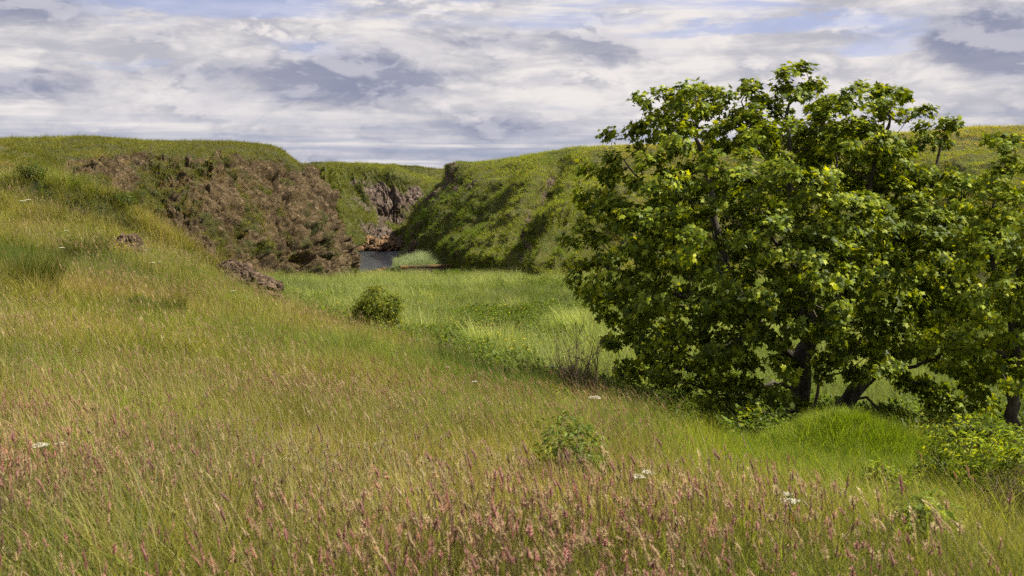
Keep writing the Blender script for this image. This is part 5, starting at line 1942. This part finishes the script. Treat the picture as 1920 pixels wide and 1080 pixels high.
ST = [
    (1322, 960, 1310, 848, 5.6, 'upright straw stalk with a narrow pale head, tallest below the sycamore trunk'),
    (1435, 960, 1405, 880, 5.4, 'straw stalk leaning left, between the tallest stalk and the lone umbel'),
    (1545, 985, 1528, 912, 5.0, 'arched straw stalk right of the lone white umbel'),
    (1655, 1010, 1612, 918, 4.9, 'leaning straw stalk in the middle of the lower right grass'),
    (1835, 1060, 1735, 940, 4.4, 'longest pale stalk arching left in the lower right corner'),
    (1725, 1075, 1708, 953, 4.3, 'thin upright stalk left of the longest arching one'),
    (1915, 1080, 1838, 1022, 4.2, 'low pinkish stalk bending left in the lower right corner'),
    (1148, 950, 1130, 838, 6.0, 'pair of straw stalks by the green herb, left one'),
    (1170, 955, 1140, 850, 6.0, 'pair of straw stalks by the green herb, right one'),
    (308, 850, 300, 800, 7.3, 'blond bottlebrush stalk in the left meadow'),
    (555, 700, 548, 640, 12.5, 'tall white stalk standing out of the middle meadow'),
    (565, 705, 580, 655, 12.0, 'tall white stalk leaning right in the middle meadow'),
]
for k, (bx, by, tx, ty, d, lab) in enumerate(ST):
    stalk(lab, bx, by, tx, ty, d, (0.72, 0.60, 0.36), 500 + k, .16 if d < 8 else .3)


def dock():
    p = at(1484, 985, 4.7)
    g = float(H(p[0], p[1]))
    base = np.array([p[0] + .03, p[1], g])
    root = empty('dock_plant', tuple(base), 'rust red dock seed head standing in the foreground grass', 'wild plant')
    s = Geo()
    tube(s, [base, (base + p) / 2, p + [0, 0, .05]], [.004, .003, .001], 5, (0.20, 0.07, 0.03))
    link('stem', s.mesh('stem', M_herb, True, base), root)
    h = Geo()
    r = np.random.default_rng(4)
    for k in range(130):
        q = p + np.array([0, 0, r.uniform(-.07, .05)])
        o_ = r.normal(0, .007, 3)
        e = r.normal(0, .006, 3)
        f = r.normal(0, .006, 3)
        h.add([q + o_, q + o_ + e, q + o_ + f], [(0, 1, 2)], np.array([.36, .09, .035]) * r.uniform(.6, 1.3))
    link('seed_head', h.mesh('seed_head', M_petal, False, base), root)


dock()


def thistle():
    p = at(1160, 893, 6.2)
    g = float(H(p[0], p[1]))
    base = np.array([p[0], p[1], g])
    root = empty('thistle', tuple(base), 'dark spiny thistle stem with closed purple buds beside the close pair of umbels', 'wild plant')
    s = Geo()
    tube(s, [base, p], [.005, .003], 5, (0.06, 0.07, 0.03))
    r = np.random.default_rng(6)
    for k in range(40):
        q = base + (p - base) * r.uniform(.2, 1)
        a = r.uniform(0, 6.28)
        d = np.array([math.cos(a), math.sin(a), .5])
        w = np.array([-d[1], d[0], 0]) * .008
        s.add([q - w, q + w, q + d * .05], [(0, 1, 2)], (0.07, 0.08, 0.035))
    link('stem', s.mesh('stem', M_herb, False, base), root)
    for k in range(4):
        c = p + r.normal(0, .02, 3)
        b = Geo()
        tube(b, [c - [0, 0, .012], c, c + [0, 0, .012]], [.005, .011, .006], 7, (0.06, 0.03, 0.045))
        link('bud', b.mesh('bud', M_herb, True, base), root)


thistle()


def mk_yellow(g, k):
    r = np.random.default_rng(800 + k)
    for j in range(2):
        c = np.array([r.uniform(-.3, .3), r.uniform(-.3, .3), r.uniform(.45, .75)])
        tube(g, [c * [1, 1, 0], c], [.004, .003], 3, (0.12, 0.16, 0.03), False)
        for q in range(5):
            a = q * 1.257 + r.uniform(0, .4)
            d = np.array([math.cos(a), math.sin(a), .35]) * .026
            s = np.array([-d[1], d[0], 0]) * .5
            g.add([c, c + d * .6 + s, c + d * 1.2, c + d * .6 - s], [(0, 1, 2), (0, 2, 3)], (0.72, 0.52, 0.03))


C_yel = template_collection('yellow flower tuft', [mk_yellow] * 3, M_grass)


def yellow_flowers():
    P = []
    for (cx, cy, rx, ry, d, n) in ((570, 577, 45, 12, 44, 26), (880, 600, 110, 14, 39, 30), (640, 600, 70, 10, 36, 10), (920, 630, 90, 12, 31, 16), (1080, 512, 40, 12, 72, 22), (1750, 590, 100, 14, 42, 16), (960, 665, 80, 8, 24, 8)):
        for _ in range(n):
            px = cx + RNG.normal(0, rx * .6)
            dd = d * (1 + RNG.normal(0, .06))
            x = (px - 960) / 1920 * dd
            P.append((x, dd, float(H(x, dd))))
    n = len(P)
    scatter('yellow_flowers', 'yellow flag flowers dotted through the valley weeds', C_yel, np.array(P), euler(n, .1), RNG.uniform(.8, 1.3, n), RNG.integers(0, 3, n), np.ones((n, 3)))


yellow_flowers()
